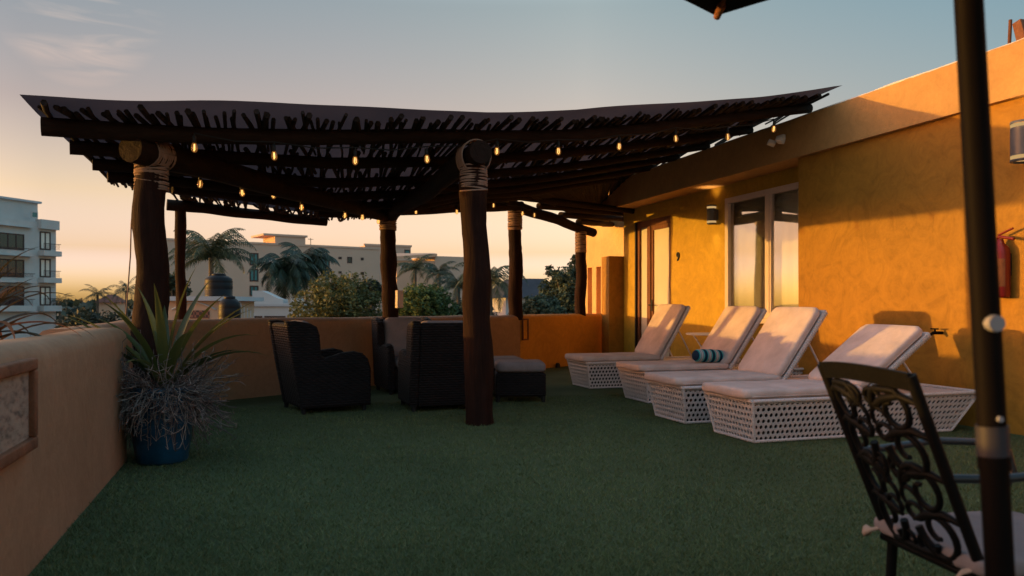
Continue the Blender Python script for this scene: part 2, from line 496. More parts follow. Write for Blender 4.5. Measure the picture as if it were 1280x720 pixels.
# door
d = MB()
d.box(6.85, 6.95, D1 - .13, D1, 0, DZ); d.box(6.85, 6.95, D0, D0 + .06, 0, DZ)
d.box(6.85, 6.95, D0 + .06, D1 - .13, DZ - .12, DZ); d.box(6.85, 6.95, 13.27, 13.40, 0, DZ - .12)
d.box(6.87, 6.93, D0 + .06, 13.27, 0, .16); d.box(6.87, 6.93, 13.19, 13.268, .16, DZ - .12); d.box(6.87, 6.93, D0 + .06, D0 + .12, .16, DZ - .12)
d.box(6.87, 6.93, D0 + .12, 13.19, DZ - .20, DZ - .12)
d.box(6.87, 6.93, 13.40, D1 - .13, 0, .16)
DR = d.build('door', M_door, HO)
g = MB(); g.box(6.89, 6.91, D0 + .12, 13.19, .16, DZ - .20); g.build('door_panel', M_frost, DR)
g = MB(); g.box(6.89, 6.91, 13.40, D1 - .13, .16, DZ - .12); g.build('side_light', M_frost, DR)
g = MB(); g.tube([(6.86, 13.23, 1.16), (6.80, 13.23, 1.16), (6.80, 13.09, 1.16)], .012, 8); g.box(6.855, 6.868, 13.21, 13.255, 1.05, 1.26); g.build('handle', M_dark, DR)
g = MB(); g.box(6.815, 6.848, D1 - .05, D1 - .001, 0, DZ); g.build('door_edge_seal', M_dark, DR)
# room number
cu = bpy.data.curves.new('num', 'FONT'); cu.body = '9'; cu.size = .205; cu.extrude = .008; cu.bevel_depth = .003
to = bpy.data.objects.new('num', cu); COL.objects.link(to)
bpy.context.view_layer.update()
me = bpy.data.meshes.new_from_object(to.evaluated_get(bpy.context.evaluated_depsgraph_get()))
bpy.data.objects.remove(to); me.materials.append(M_dark)
nb = bpy.data.objects.new('room_number', me); COL.objects.link(nb); nb.parent = HO
nb.location = Vector((6.818, 12.24, 1.92)) - HO.location; nb.rotation_euler = (R(90), 0, R(-90))

def sconce(loc, label, r=.10, h=.27):
    s = thing('wall_sconce', label, 'wall lamp', loc, 0, 'cylinder wall sconces on the house')
    b = MB(); b.lathe([(r, -h * .5 + .035), (r, h * .5 - .035)], (-r - .02, 0, 0), 24)
    b.lathe([(r * .96, h * .5 - .04), (.03, h * .5 - .06)], (-r - .02, 0, 0), 24); b.lathe([(r * .96, -h * .5 + .04), (.03, -h * .5 + .06)], (-r - .02, 0, 0), 24)
    b.box(-.04, 0, -.05, .05, -.08, .08)
    b.build('body', M_sconce, s, False)
    for zz in (h * .5 - .035, -h * .5):
        g = MB(); g.lathe([(r * .985, zz + .002), (r * .985, zz + .033)], (-r - .02, 0, 0), 24); g.build('light_band', M_glow, s, False)
    for sgn in (1, -1):
        k = MB(); k.lathe([(r * 1.02, sgn * h * .5), (r * 1.02, sgn * (h * .5 + .02)), (r * .8, sgn * (h * .5 + .02))], (-r - .02, 0, 0), 24); k.build('rim', M_sconce, s, False)
    return s
sconce((6.828, 10.99, 2.57), 'small dark cylinder sconce glowing beside the white window', .072, .26)
sconce((6.446, 5.27, 2.57), 'large grey cylinder sconce above the fire extinguisher', .11, .31)
for p, e0 in (((6.71, 10.99, 2.57), 5), ((6.32, 5.27, 2.57), 2.5)):
    for up in (1, -1):
        L = bpy.data.lights.new('sconce_light', 'SPOT'); L.energy = e0; L.color = (1, .62, .25); L.spot_size = R(95); L.spot_blend = .8; L.shadow_soft_size = .05
        lo = bpy.data.objects.new('sconce_light', L); COL.objects.link(lo); lo.location = (p[0] - .01, p[1], p[2] + up * .17)
        lo.rotation_euler = (0, R(180) if up > 0 else 0, 0)

# fire extinguisher
x = thing('fire_extinguisher', 'red fire extinguisher hung on the ochre wall behind the umbrella pole', 'fire extinguisher', (6.36, 5.55, 1.22))
b = MB(); b.lathe([(.0, 0), (.075, 0), (.08, .02), (.08, .40), (.07, .45), (.035, .49), (.025, .53), (0, .53)], (0, 0, 0), 20); b.build('cylinder', M_red, x, False)
b = MB(); b.grid(lambda u, v: (.0815 * math.cos(R(140 + 110 * u)), .0815 * math.sin(R(140 + 110 * u)), .10 + .25 * v), 10, 1); b.build('label_plate', M_frame, x, False)
b = MB(); b.tube([(0, .03, .54), (0, 0, .55), (0, -.14, .52)], .014, 8); b.tube([(0, .02, .565), (0, -.08, .60), (0, -.13, .615)], .010, 6); b.build('handle', M_red, x, False)
b = MB(); b.tube([(-.02, .03, .53), (-.06, .09, .45), (-.06, .10, .2)], .012, 8); b.box(.07, .10, -.04, .04, .2, .4); b.build('hose', M_dark, x, False)

# floodlight on the fascia
x = thing('floodlight', 'small white twin-head floodlight on the fascia corner under the roof log', 'floodlight', (6.378, 8.72, 3.27))
b = MB(); b.boxm(.05, .14, .08, Matrix.Translation((-.025, 0, .02)), .012); b.build('housing', M_white, x, False)
for sy in (-1, 1):
    b = MB(); b.boxm(.10, .09, .06, Matrix.Translation((-.10, sy * .09, -.03)) @ Matrix.Rotation(R(25), 4, 'Y') @ Matrix.Rotation(R(-sy * 25), 4, 'Z'), .012); b.build('lamp_head', M_white, x, False)
# wall tap
x = MB(); x.tube([(6.46, 6.28, .88), (6.34, 6.28, .88), (6.30, 6.28, .86)], .016, 8); x.tube([(6.36, 6.24, .92), (6.36, 6.33, .92)], .008, 6); x.tube([(6.36, 6.28, .88), (6.36, 6.28, .92)], .010, 6)
tag(x.build('wall_tap', M_pole), 'small dark tap sticking out of the ochre wall behind a lounger', 'tap')
# rods on the roof
x = MB(); x.tube([(6.52, 5.60, 3.42), (6.54, 5.60, 3.76)], .016, 6); tag(x.build('roof_rod', M_door), 'thin reddish rod standing upright on top of the fascia', 'rod')
x = MB(); x.boxm(.06, .09, .30, Matrix.Translation((6.56, 5.50, 3.58)) @ Matrix.Rotation(R(-14), 4, 'X'), .008); tag(x.build('roof_stub', M_frame), 'short brown wooden stub leaning on top of the fascia beside the rod', 'timber')

# ------------------------------------------------------------------ pergola
PG = thing('pergola', 'rustic pergola of dark logs with stick roof lashed to six tree-trunk posts', 'pergola', (2.0, 9.5, 0))

def trunk(p0, p1, r0, r1, n=22, wob_=.04, seed=0, bul=.12):
    p0, p1 = Vector(p0), Vector(p1)
    pts = []; rr = []
    for i in range(n + 1):
        t = i / n
        p = p0.lerp(p1, t)
        k = math.sin(math.pi * t) ** .5 if 0 < t < 1 else 0
        p = p + Vector((noise.noise(Vector((t * 3, seed, 0))), noise.noise(Vector((t * 3, seed, 7))), noise.noise(Vector((t * 3, seed, 13))) * .3)) * wob_ * k
        pts.append(p); rr.append((r0 + (r1 - r0) * t) * (1 + bul * noise.noise(Vector((t * 6, seed, 20)))))
    return pts, rr

def knobby(mb, pts, rr, seg=16, seed=0, amp=.10):
    b = len(mb.v)
    mb.tube(pts, rr, seg, True, True)
    # push vertices for an irregular trunk
    for i in range(b, b + len(pts) * seg):
        ring = (i - b) // seg
        c = pts[ring]; v = Vector(mb.v[i]); d = v - c
        k = 1 + amp * noise.noise(Vector((v.x * 4 + seed, v.y * 4, v.z * 1.6))) + amp * .4 * noise.noise(v * 14)
        mb.v[i] = tuple(c + d * k)
    # caps again follow
    m = len(pts) * seg
    for j in range(seg):
        mb.v[b + m + j] = mb.v[b + j]; mb.v[b + m + seg + j] = mb.v[b + m - seg + j]
    return mb

def lashing(c, r, z0, z1, beam=None, seed=0, rr=.009):
    mb = MB(); rg = random.Random(seed)
    n = int((z1 - z0) / (rr * 1.7))
    for k in range(n):
        z = z0 + (z1 - z0) * k / n
        tx, ty = rg.uniform(-.12, .12), rg.uniform(-.12, .12)
        rad = r * (1.03 + rg.uniform(0, .05))
        pts = [(c[0] + rad * math.cos(a), c[1] + rad * math.sin(a), z + rad * (tx * math.cos(a) + ty * math.sin(a))) for a in [2 * math.pi * j / 20 for j in range(21)]]
        mb.tube(pts, rr, 5, False)
    if beam:
        bc, bd, br = Vector(beam[0]), Vector(beam[1]).normalized(), beam[2]
        side = bd.cross(Vector((0, 0, 1))).normalized()
        for k in range(15):      # loops going over the beam and round the post neck
            off = (k - 7) * rr * 1.7
            tilt = rg.uniform(-.25, .25)
            pts = []
            for j in range(25):
                a = 2 * math.pi * j / 24
                hgt = math.sin(a); wd = math.cos(a)
                p = Vector(bc) + side * wd * br * 1.12 + bd * (off + tilt * br * hgt)
                p.z = bc.z + hgt * br * 1.08 if hgt > 0 else bc.z + hgt * (bc.z - z1 + .08)
                pts.append(p)
            mb.tube(pts, rr, 5, False)
    return mb

posts = [  # base, top, r0, r1, lash (z0,z1), beam dir
    ((-.90, 7.55, -.02), (-.90, 7.60, 2.44), .152, .125, (2.16, 2.42), ((-.88, 7.58, 2.46), (.54, .84, 0), .128), 11),
    ((2.04, 7.52, -.02), (1.98, 7.52, 2.52), .145, .120, (2.27, 2.50), ((1.98, 7.52, 2.60), (-.03, 1, -.03), .13), 23),
    ((-1.00, 11.36, -.06), (-1.00, 11.38, 2.44), .074, .066, None, None, 31),
    ((1.83, 11.74, .90), (1.79, 11.72, 2.42), .125, .112, (2.26, 2.44), None, 47),
    ((4.33, 13.52, .90), (4.30, 13.46, 2.86), .125, .115, (2.50, 2.84), None, 53),
    ((6.02, 14.60, .90), (6.00, 14.55, 2.62), .105, .100, (2.20, 2.60), None, 61)]
for p0, p1, r0, r1, la, bm_, sd in posts:
    pts, rr = trunk(p0, p1, r0, r1, 34, .075 if r0 > .13 else .035, sd, .15)
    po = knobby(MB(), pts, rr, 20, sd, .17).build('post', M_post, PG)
    if la:
        lashing(p1, r1 * 1.02, la[0], la[1], bm_, sd, 0.0085).build('rope_lashing', M_rope, po)

def beam(p0, p1, r0, r1, seed, m=M_beam, n=24, wob_=.08):
    pts, rr = trunk(p0, p1, r0, r1, n, wob_, seed, .07)
    return knobby(MB(), pts, rr, 14, seed, .05).build('beam', m, PG)
beam((-1.03, 7.31, 2.46), (1.86, 11.78, 2.47), .118, .10, 71)
beam((1.99, 7.28, 2.60), (1.83, 11.8, 2.47), .110, .10, 73)
beam((1.70, 11.66, 2.53), (4.42, 13.46, 2.92), .085, .08, 79, M_log)
beam((4.02, 13.2, 2.93), (6.35, 14.72, 2.60), .10, .085, 83)
beam((-1.16, 11.34, 2.47), (.92, 11.80, 2.36), .075, .065, 87, M_log, 24, .05)

def interp(tab, x):
    if x <= tab[0][0]: return tab[0][1]
    for (a, va), (b, vb) in zip(tab, tab[1:]):
        if x <= b: return va + (vb - va) * (x - a) / (b - a)
    return tab[-1][1]
ZA = [(-1.7, 2.575), (-.5, 2.635), (.8, 2.70), (2, 2.81), (3, 2.93), (4, 3.10), (5.2, 3.33), (6.5, 3.59)]
ZB = [(-1.7, .018), (-.9, .034), (.8, .088), (1.8, .075), (3, .03), (4.5, .03), (6.5, .012)]
def yfront(x): return 7.2 + 1.1 * (x + 1.65) / 8.15
def zroof(x, y):            # height of the log centres
    return interp(ZA, x) - interp(ZB, x) * (y - yfront(x))
logs = [((-1.66, 7.2), (6.46, 8.3), .070), ((-1.62, 8.0), (6.44, 9.5), .060), ((-1.58, 8.8), (6.44, 10.6), .056), ((-1.56, 9.5), (6.44, 11.5), .056),
        ((-.98, 10.15), (6.44, 12.4), .056), ((.72, 11.0), (6.44, 13.3), .058), ((2.5, 12.15), (6.44, 14.1), .056)]
for i, (a, b, r) in enumerate(logs):
    pts = []; rr = []
    for k in range(29):
        t = k / 28
        x_ = a[0] + (b[0] - a[0]) * t; y_ = a[1] + (b[1] - a[1]) * t
        pts.append((x_, y_ + .05 * noise.noise(Vector((t * 3, i * 5, 0))), zroof(x_, y_) + .03 * noise.noise(Vector((t * 4, i * 5, 9)))))
        rr.append(r * (1.08 - .25 * t) * (1 + .08 * noise.noise(Vector((t * 9, i, 3)))))
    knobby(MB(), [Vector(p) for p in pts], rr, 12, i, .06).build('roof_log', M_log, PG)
# rear lean-to logs over the two far posts
for i, (p0, p1) in enumerate((((4.12, 13.05, 3.02), (6.9, 13.95, 2.96)), ((4.75, 13.5, 2.93), (7.2, 14.6, 2.98)), ((5.35, 13.95, 2.84), (7.25, 15.2, 2.95)), ((5.85, 14.3, 2.76), (7.25, 15.8, 2.9)))):
    pts, rr = trunk(p0, p1, .06, .055, 14, .05, 90 + i)
    knobby(MB(), pts, rr, 10, i, .06).build('roof_log', M_log, PG)

# sticks laid over the logs
def yback(x):
    return interp([(-1.75, 10.2), (-1.1, 11.35), (-.9, 11.5), (.9, 11.95), (2.2, 12.4), (4.0, 13.4), (5, 14.0), (6.5, 14.5)], x)
st = MB(); rg = random.Random(5)
x_ = -1.62
while x_ < 6.42:
    yf = yfront(x_) - .38 + rg.uniform(-.11, .17); yb = yback(x_)
    y_ = yf
    sk = -.10 + rg.uniform(-.25, .25) - .35 * (x_ > 2.2) * min(1, (x_ - 2.2) / 2)
    while y_ < yb - .2:
        L = rg.uniform(1.0, 2.2)
        y1 = min(y_ + L, yb + rg.uniform(-.1, .15))
        xa = x_ + rg.uniform(-.04, .04); xb = xa - sk * (y1 - y_) * .5 + rg.uniform(-.06, .06)
        m = 5; pts = []; r0 = rg.uniform(.013, .026)
        for k in range(m + 1):
            t = k / m; xx = xa + (xb - xa) * t; yy = y_ + (y1 - y_) * t
            pts.append((xx + rg.uniform(-.008, .008), yy, zroof(min(max(xx, -1.7), 6.5), yy) + .066 + rg.uniform(-.004, .010)))
        st.tube(pts, [r0 * (1.1 - .35 * k / m) for k in range(m + 1)], 6)
        y_ = y1 - rg.uniform(.1, .4)
    x_ += rg.uniform(.038, .068)
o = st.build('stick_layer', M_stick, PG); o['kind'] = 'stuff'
st = MB()
def zlean(u, v):
    a = Vector((3.75, 12.3, 3.06)).lerp(Vector((6.42, 13.2, 3.44)), u); b = Vector((5.75, 14.25, 2.82)).lerp(Vector((7.25, 15.9, 2.96)), u)
    return a.lerp(b, v)
for k in range(104):
    u = k / 103; pts = [zlean(u + rg.uniform(-.02, .02), v) + Vector((0, 0, .06)) for v in (-.25, .1, .4, .7, 1.12)]
    st.tube(pts, rg.uniform(.016, .03), 5)
o = st.build('stick_layer', M_stick, PG); o['kind'] = 'stuff'
# membrane sheets over the sticks, wavy front lip; gaps stay open at the rear
def sheet(x0, x1, yb0, yb1, seed):
    mb = MB()
    def f(u, v):
        xx = x0 + (x1 - x0) * u
        ya = yfront(xx) - .52
        ye = yback(xx) + (yb0 + (yb1 - yb0) * u)
        yy = ya + (ye - ya) * v
        lip = .012 * max(0, 1 - v * 6)
        return (xx, yy, zroof(min(max(xx, -1.7), 6.6), yy) + .108 + lip + .018 * math.sin(xx * 1.9 + seed) * (1 - v) + .012 * noise.noise(Vector((xx * 1.3, yy * 1.3, seed))))
    mb.grid(f, 60, 14)
    def f2(u, v):
        p = f(u, v); return (p[0], p[1], p[2] + .008)
    return mb
sheet(-1.68, 6.52, -.20, -.20, 1).build('roof_sheet', M_sheet, PG)

# ------------------------------------------------------------------ string lights
def vplane(px, a, b):
    """ground point of the survey ray through column px on the vertical plane a-b"""
    k = (px - 640) / FPX
    # ray dir in xy
    d = Vector((k * CT + ST, -k * ST + CT)); A = Vector(a); e = Vector(b) - A
    # s*d = A + t*e
    det = d.x * (-e.y) - d.y * (-e.x)
    s = (A.x * (-e.y) - A.y * (-e.x)) / det
    return d * s, s
SOCK = MB(); SOCK.lathe([(.0, .115), (.014, .115), (.018, .10), (.018, .062), (.015, .055), (0, .055)], seg=10)
BULB = MB(); BULB.lathe([(.012, .058), (.018, .048), (.025, .027), (.027, .008), (.023, -.010), (.012, -.022), (.0, -.025)], seg=14)
FIL = MB(); FIL.tube([(-.006, 0, .045), (-.009, 0, .0), (0, .004, -.012), (.009, 0, 0), (.006, 0, .045)], .0035, 5)
cache = {}
def string(name, label, px_list, a, b, sag=.03, lit=True, rise=.0):
    pts = []
    for px, py in px_list:
        q, s = vplane(px, a, b)
        pts.append(Vector((q.x, q.y, EYE + (HZ - py) / FPX * s)))
    S = thing('string_light', label, 'string lights', pts[0], 0, 'string lights under the pergola')
    cb = MB(); path = []
    for i, p in enumerate(pts):
        path.append(p + Vector((0, 0, .135)))
        if i < len(pts) - 1:
            mid = (p + pts[i + 1]) / 2; path.append(mid + Vector((0, 0, .135 - sag)))
    cb.tube(path, .006, 5)
    for p in pts: cb.tube([p + Vector((0, 0, .135)), p + Vector((0, 0, .11))], .006, 5)
    cb.build('cable', M_dark, S)
    for p in pts:
        bo = bpy.data.objects.new('bulb', cache['b'].data) if 'b' in cache else None
        if bo is None:
            bo = BULB.build('bulb', M_bulb, S, False); cache['b'] = bo
            so = SOCK.build('socket', M_dark, bo, False); cache['s'] = so
            fo = FIL.build('filament', M_fil, bo, False); cache['f'] = fo
        else:
            COL.objects.link(bo)
            so = bpy.data.objects.new('socket', cache['s'].data); fo = bpy.data.objects.new('filament', cache['f'].data)
            COL.objects.link(so); COL.objects.link(fo)
        bo.parent = S; so.parent = bo; fo.parent = bo
        bo.location = p - S.location
        bo.rotation_euler = (rnd.uniform(-.1, .1), rnd.uniform(-.1, .1), rnd.uniform(0, 3))
    return S
string('s', 'string of ten glowing bulbs hung along the front roof log', [(243, 187), (343, 197), (444, 203), (534, 201), (621, 191), (698, 191), (774, 185), (845, 175), (910, 173), (967, 163)], (-1.65, 7.02), (6.4, 8.12))
string('s', 'string of bulbs along the slanting beam from the plant corner to the rear post', [(250, 232), (303, 243), (342, 246), (377, 261), (431, 271), (453, 273)], (-.75, 8.1), (1.75, 11.35), .02)
string('s', 'string of bulbs across the rear opening between two posts', [(473, 278), (520, 266), (571, 266), (617, 258), (653, 268), (668, 270)], (1.72, 11.5), (4.5, 13.2), .05)

# dangling cable
c = MB(); c.tube([at(171, 196, 7.0), at(168, 240, 7.02), at(164, 280, 7.0), at(163, 320, 7.05), at(160, 360, 7.0), at(157, 398, 7.02)], .006, 5)
tag(c.build('hanging_cable', M_rope), 'thin pale cable dangling beside the thick corner post', 'cable')
# junction box on rear post
p = at(499, 374, 11.62)
c = MB(); c.boxm(.10, .08, .26, Matrix.Translation(p) @ Matrix.Rotation(R(20), 4, 'Z'), .01)
tag(c.build('junction_box', M_alu), 'pale narrow box fixed on the rear post above the parapet', 'electrical box')

# ------------------------------------------------------------------ framed pieces
x = thing('framed_tile', 'brown framed pale tile picture mounted on the tan parapet', 'picture', (-.935, 3.52, .74))
b = MB(); H, W = .19, .31
for y0, y1, z0, z1 in ((-W, W, H - .05, H), (-W, W, -H, -H + .05), (-W, -W + .05, -H + .05, H - .05), (W - .05, W, -H + .05, H - .05)):
    b.boxm(.045, y1 - y0, z1 - z0, Matrix.Translation((.02, (y0 + y1) / 2, (z0 + z1) / 2)), .008)
b.build('frame', M_frame, x, False)
t = NT('aged_tile_picture'); nn = t.noise(t.coord((1, 1, 3)), 14, 6, .7)
t.color(t.ramp(nn, [(.38, (.16, .11, .09)), (.5, (.36, .27, .21)), (.7, (.46, .36, .28))])); t.rough(.4)
b = MB(); b.box(0, .018, -W + .045, W - .045, -H + .045, H - .045); b.build('picture', t.m, x, False)
q, s = vplane(655.5, (4.383, 13.402), (6.8, 14.965))
ang = math.atan2(14.965 - 13.402, 6.8 - 4.383)
x = thing('framed_plaque', 'narrow dark framed plaque mounted on the orange parapet', 'plaque', (q.x, q.y, .73), ang)
b = MB(); W, H = .085, .19
for x0, x1, z0, z1 in ((-W, W, H - .025, H), (-W, W, -H, -H + .025), (-W, -W + .025, -H + .025, H - .025), (W - .025, W, -H + .025, H - .025)):
    b.boxm(x1 - x0, .03, z1 - z0, Matrix.Translation(((x0 + x1) / 2, -.022, (z0 + z1) / 2)), .004)
b.build('frame', M_door, x, False)
b = MB(); b.box(-W + .02, W - .02, -.02, -.008, -H + .02, H - .02); b.build('plate', M_orange, x, False)
q, s = vplane(694, (4.383, 13.402), (6.8, 14.965))
b = MB(); b.lathe([(0, .09), (.03, .085), (.045, .05), (.045, .01), (.055, 0)], (q.x + .03, q.y - .06, 0), 14)
tag(b.build('floor_fitting', M_dark), 'small dark round fitting at the foot of the orange parapet', 'fitting')

def strap(b, p, az, el, L, dr, w0, n=10, tw=0):
    p = Vector(p); rows = []
    for k in range(n + 1):
        t = k / n
        e_ = el - dr * t * t * 1.1; a_ = az + tw * t * t
        d = Vector((math.cos(a_) * math.cos(e_), math.sin(a_) * math.cos(e_), math.sin(e_)))
        if k: p = p + d * (L / n)
        side = Vector((-math.sin(a_), math.cos(a_), 0))
        wd = w0 * (.35 + 2.0 * t if t < .32 else 1.0) * (1 if t < .45 else max(.02, 1 - ((t - .45) / .55) ** 1.6))
        up = side.cross(d)
        rows.append((p + side * wd - up * wd * .5, p.copy(), p - side * wd - up * wd * .5))
    vs = [q for r_ in rows for q in r_]
    fs = [(k * 3 + j, (k + 1) * 3 + j, (k + 1) * 3 + j + 1, k * 3 + j + 1) for k in range(n) for j in range(2)]
    b.add(vs, fs, True)

# ------------------------------------------------------------------ pot and plants
PC = Vector((-.685, 6.40, 0))
x = thing('flower_pot', 'blue glazed ceramic flower pot at the end of the tan parapet', 'pot', PC)
b = MB(); b.lathe([(0, .001), (.165, .001), (.178, .02), (.20, .16), (.212, .32), (.212, .46), (.206, .50), (.225, .51), (.23, .535), (.225, .555), (.205, .56), (.195, .53), (.19, .48)], seg=36); b.build('pot_body', M_pot, x, False)
b = MB(); b.lathe([(.196, .50), (0, .515)], seg=24); b.build('soil', M_soil, x, False)
# rosette plant
x = thing('rosette_plant', 'tall spiky rosette plant with long strap leaves rising from the blue pot', 'plant', PC + Vector((0.02, 0, .5)))
b = MB(); rg = random.Random(12)
leaves = []
for i in range(16):
    az = i * 2.399 + rg.uniform(-.2, .2); k = i / 16
    leaves.append((az, R(84 - 46 * k ** .8), rg.uniform(.80, 1.05) * (1 - .25 * k), .30 + .5 * k))
# two long arching leaves seen left and right
leaves += [(R(180 - 17.5), R(44), 1.0, .35), (R(190 - 17.5), R(52), .9, .5), (R(0 - 17.5), R(40), .85, .9), (R(-30), R(48), .9, .8), (R(20 - 17.5), R(58), .95, .5)]
for az, el, L, dr in leaves: strap(b, Vector((0, 0, .02)), az, el, L, dr, .036)
b.build('leaves', M_agave, x, False)
# trailing dry succulent
x = thing('trailing_plant', 'dry purplish trailing plant spilling over the sides of the blue pot', 'plant', PC + Vector((0, 0, .5)))
b = MB()
for i in range(600):
    az = rg.uniform(0, 6.283)
    side = abs(math.cos(az - R(-17.5)))
    L = rg.uniform(.22, .42) * (1 + .25 * side); el = R(rg.uniform(-35, 70)); dr = rg.uniform(.2, 2.0)
    p = Vector((math.cos(az) * .13, math.sin(az) * .13, rg.uniform(-.02, .04))); pts = [p]; n = 9; a2 = az; e_ = el
    for k in range(n):
        t = (k + 1) / n
        e_ += -dr / n * (1.6 if t < .6 else -.9) + rg.uniform(-.28, .28); a2 += rg.uniform(-.38, .38)
        p = p + Vector((math.cos(a2) * math.cos(e_), math.sin(a2) * math.cos(e_), math.sin(e_))) * (L / n)
        if p.xy.length > .2 or p.z > .03: pts.append(p)
    pts = [Vector((max(q.x, -.235), q.y, max(q.z, -.40))) for q in pts]
    if len(pts) > 2:
        b.tube(pts, [.0042 - .0024 * k / len(pts) for k in range(len(pts))], 4, False)
        for q in pts[2:]:
            if rg.random() < .8:
                d = Vector((rg.uniform(-1, 1), rg.uniform(-1, 1), rg.uniform(-.3, 1))).normalized() * rg.uniform(.025, .065)
                q2 = q + d
                if q2.x > -.24: b.tube([q, q2], [.003, .0012], 3, False)
b.build('stems', M_dry, x, False)

# ------------------------------------------------------------------ armchairs (local: faces +x, width along y)
def wing_chair(name, label, loc, rz, group):
    c = thing(name, label, 'armchair', loc, rz, group)
    prof = [(.43, .06), (.43, .30), (.43, .46), (.40, .565), (.34, .63), (.24, .655), (.10, .64), (-.02, .605), (-.085, .59), (-.12, .625), (-.13, .70), (-.14, .84), (-.17, .925), (-.25, .965), (-.40, .99), (-.505, .985), (-.43, .55), (-.335, .06)]
    for s in (-1, 1):
        b = MB(); bm = bmesh.new()
        vs = [bm.verts.new((x, 0, z)) for x, z in prof]
        f = bm.faces.new(vs)
        r = bmesh.ops.extrude_face_region(bm, geom=[f])
        for v in r['geom']:
            if isinstance(v, bmesh.types.BMVert): v.co.y += .10
        bmesh.ops.recalc_face_normals(bm, faces=bm.faces[:])
        es = [e for e in bm.edges if abs(e.verts[0].co.y - e.verts[1].co.y) < .01]
        bmesh.ops.bevel(bm, geom=es, offset=.03, segments=3, affect='EDGES', profile=.5)
        b.bm(bm, Matrix.Translation((0, .40 - .10 if s > 0 else -.40, 0)), False)
        b.build('side_panel', M_wicker, c, False)
    b = MB(); tl = R(-10)
    b.boxm(.09, .61, .90, Matrix.Translation((-.362, 0, .52)) @ Matrix.Rotation(tl, 4, 'Y'), .025, 2, False); b.build('backrest', M_wicker, c, False)
    b = MB(); b.boxm(.74, .60, .26, Matrix.Translation((.04, 0, .19)), .02, 2, False); b.build('seat_base', M_wicker, c, False)
    b = MB(); cushion(b, .68, .58, .15, Matrix.Translation((.05, 0, .40))); b.build('seat_cushion', M_gcush, c, False)
    b = MB(); cushion(b, .19, .57, .56, Matrix.Translation((-.235, 0, .71)) @ Matrix.Rotation(R(-13), 4, 'Y')); b.build('back_cushion', M_gcush, c, False)
    for sx in (-1, 1):
        for sy in (-1, 1):
            b = MB(); b.tube([(.33 * sx + .03, .34 * sy, .09), (.335 * sx + .03, .345 * sy, 0)], [.032, .024], 8); b.build('leg', M_dark, c, False)
    return c

def cushion(mb, sx, sy, sz, M, seg=10, puff=.18):
    """soft rounded slab"""
    bm = bmesh.new(); bmesh.ops.create_cube(bm, size=1)
    bmesh.ops.subdivide_edges(bm, edges=bm.edges[:], cuts=seg, use_grid_fill=True)
    r = min(sx, sy, sz) * .42
    for v in bm.verts:
        p = Vector((v.co.x * sx, v.co.y * sy, v.co.z * sz))
        q = Vector((max(-sx / 2 + r, min(sx / 2 - r, p.x)), max(-sy / 2 + r, min(sy / 2 - r, p.y)), max(-sz / 2 + r, min(sz / 2 - r, p.z))))
        d = p - q
        if d.length > 1e-6:
            m = max(abs(d.x), abs(d.y), abs(d.z)); p = q + d.normalized() * m
        v.co = p
    mb.bm(bm, M, True)
    return mb

C1 = wing_chair('wicker_armchair', 'dark wicker wing armchair in side view, nearest the plant corner', (.66, 9.12, 0), R(13), 'dark wicker wing armchairs')
dup(C1, (1.93, 8.86, 0), R(90), 'dark wicker wing armchair with its tall back turned, partly behind the middle post')
dup(C1, (1.92, 10.72, 0), R(-84), 'dark wicker wing armchair facing front, grey back cushion showing beside the turned chair')
# ottomans
def ottoman(loc, rz, label):
    c = thing('wicker_ottoman', label, 'ottoman', loc, rz, 'dark wicker ottomans')
    b = MB(); b.boxm(.60, .56, .28, Matrix.Translation((0, 0, .21)), .02, 2, False); b.build('base', M_wicker, c, False)
    b = MB(); cushion(b, .60, .56, .13, Matrix.Translation((0, 0, .415))); b.build('cushion', M_gcush, c, False)
    for sx in (-1, 1):
        for sy in (-1, 1):
            b = MB(); b.tube([(.265 * sx, .245 * sy, .09), (.27 * sx, .25 * sy, 0)], [.03, .022], 8); b.build('leg', M_dark, c, False)
    return c
O1 = ottoman((3.02, 9.27, 0), R(-15), 'dark wicker ottoman with grey cushion, the nearer of two beside the middle post')
dup(O1, (2.98, 10.02, 0), R(-8), 'dark wicker ottoman with grey cushion, half hidden behind the other ottoman')

# ------------------------------------------------------------------ cane loungers (local: head towards +x, foot at 0)
def cane_panel(mb, A, B, C, D, nu, nv, hole=.37):
    """A-B bottom, D-C top; staggered rows of octagonal holes"""
    A, B, C, D = map(Vector, (A, B, C, D))
    def P(u, v): return A.lerp(B, u).lerp(D.lerp(C, u), v)
    for j in range(nv):
        offs = .5 if j % 2 else 0
        n = nu + (1 if offs else 0)
        for i in range(n):
            u0 = max(0, (i - offs) / nu); u1 = min(1, (i + 1 - offs) / nu)
            v0, v1 = j / nv, (j + 1) / nv
            cu = (u0 + u1) / 2; cv = (v0 + v1) / 2
            if u1 - u0 < .75 / nu:
                mb.add([P(u0, v0), P(u1, v0), P(u1, v1), P(u0, v1)], [(0, 1, 2, 3)]); continue
            outer = [(u0, v0), (cu, v0), (u1, v0), (u1, cv), (u1, v1), (cu, v1), (u0, v1), (u0, cv)]
            hu = (u1 - u0) * hole; hv = (v1 - v0) * hole
            inner = [(cu + hu * math.cos(R(225 + 45 * k)), cv + hv * math.sin(R(225 + 45 * k))) for k in range(8)]
            nrm = (B - A).cross(D - A).normalized()
            vs = [P(*q) for q in outer] + [P(*q) for q in inner] + [P(*q) - nrm * .012 for q in inner]
            fs = [(k, (k + 1) % 8, 8 + (k + 1) % 8, 8 + k) for k in range(8)] + [(8 + k, 8 + (k + 1) % 8, 16 + (k + 1) % 8, 16 + k) for k in range(8)]
            mb.add(vs, fs)

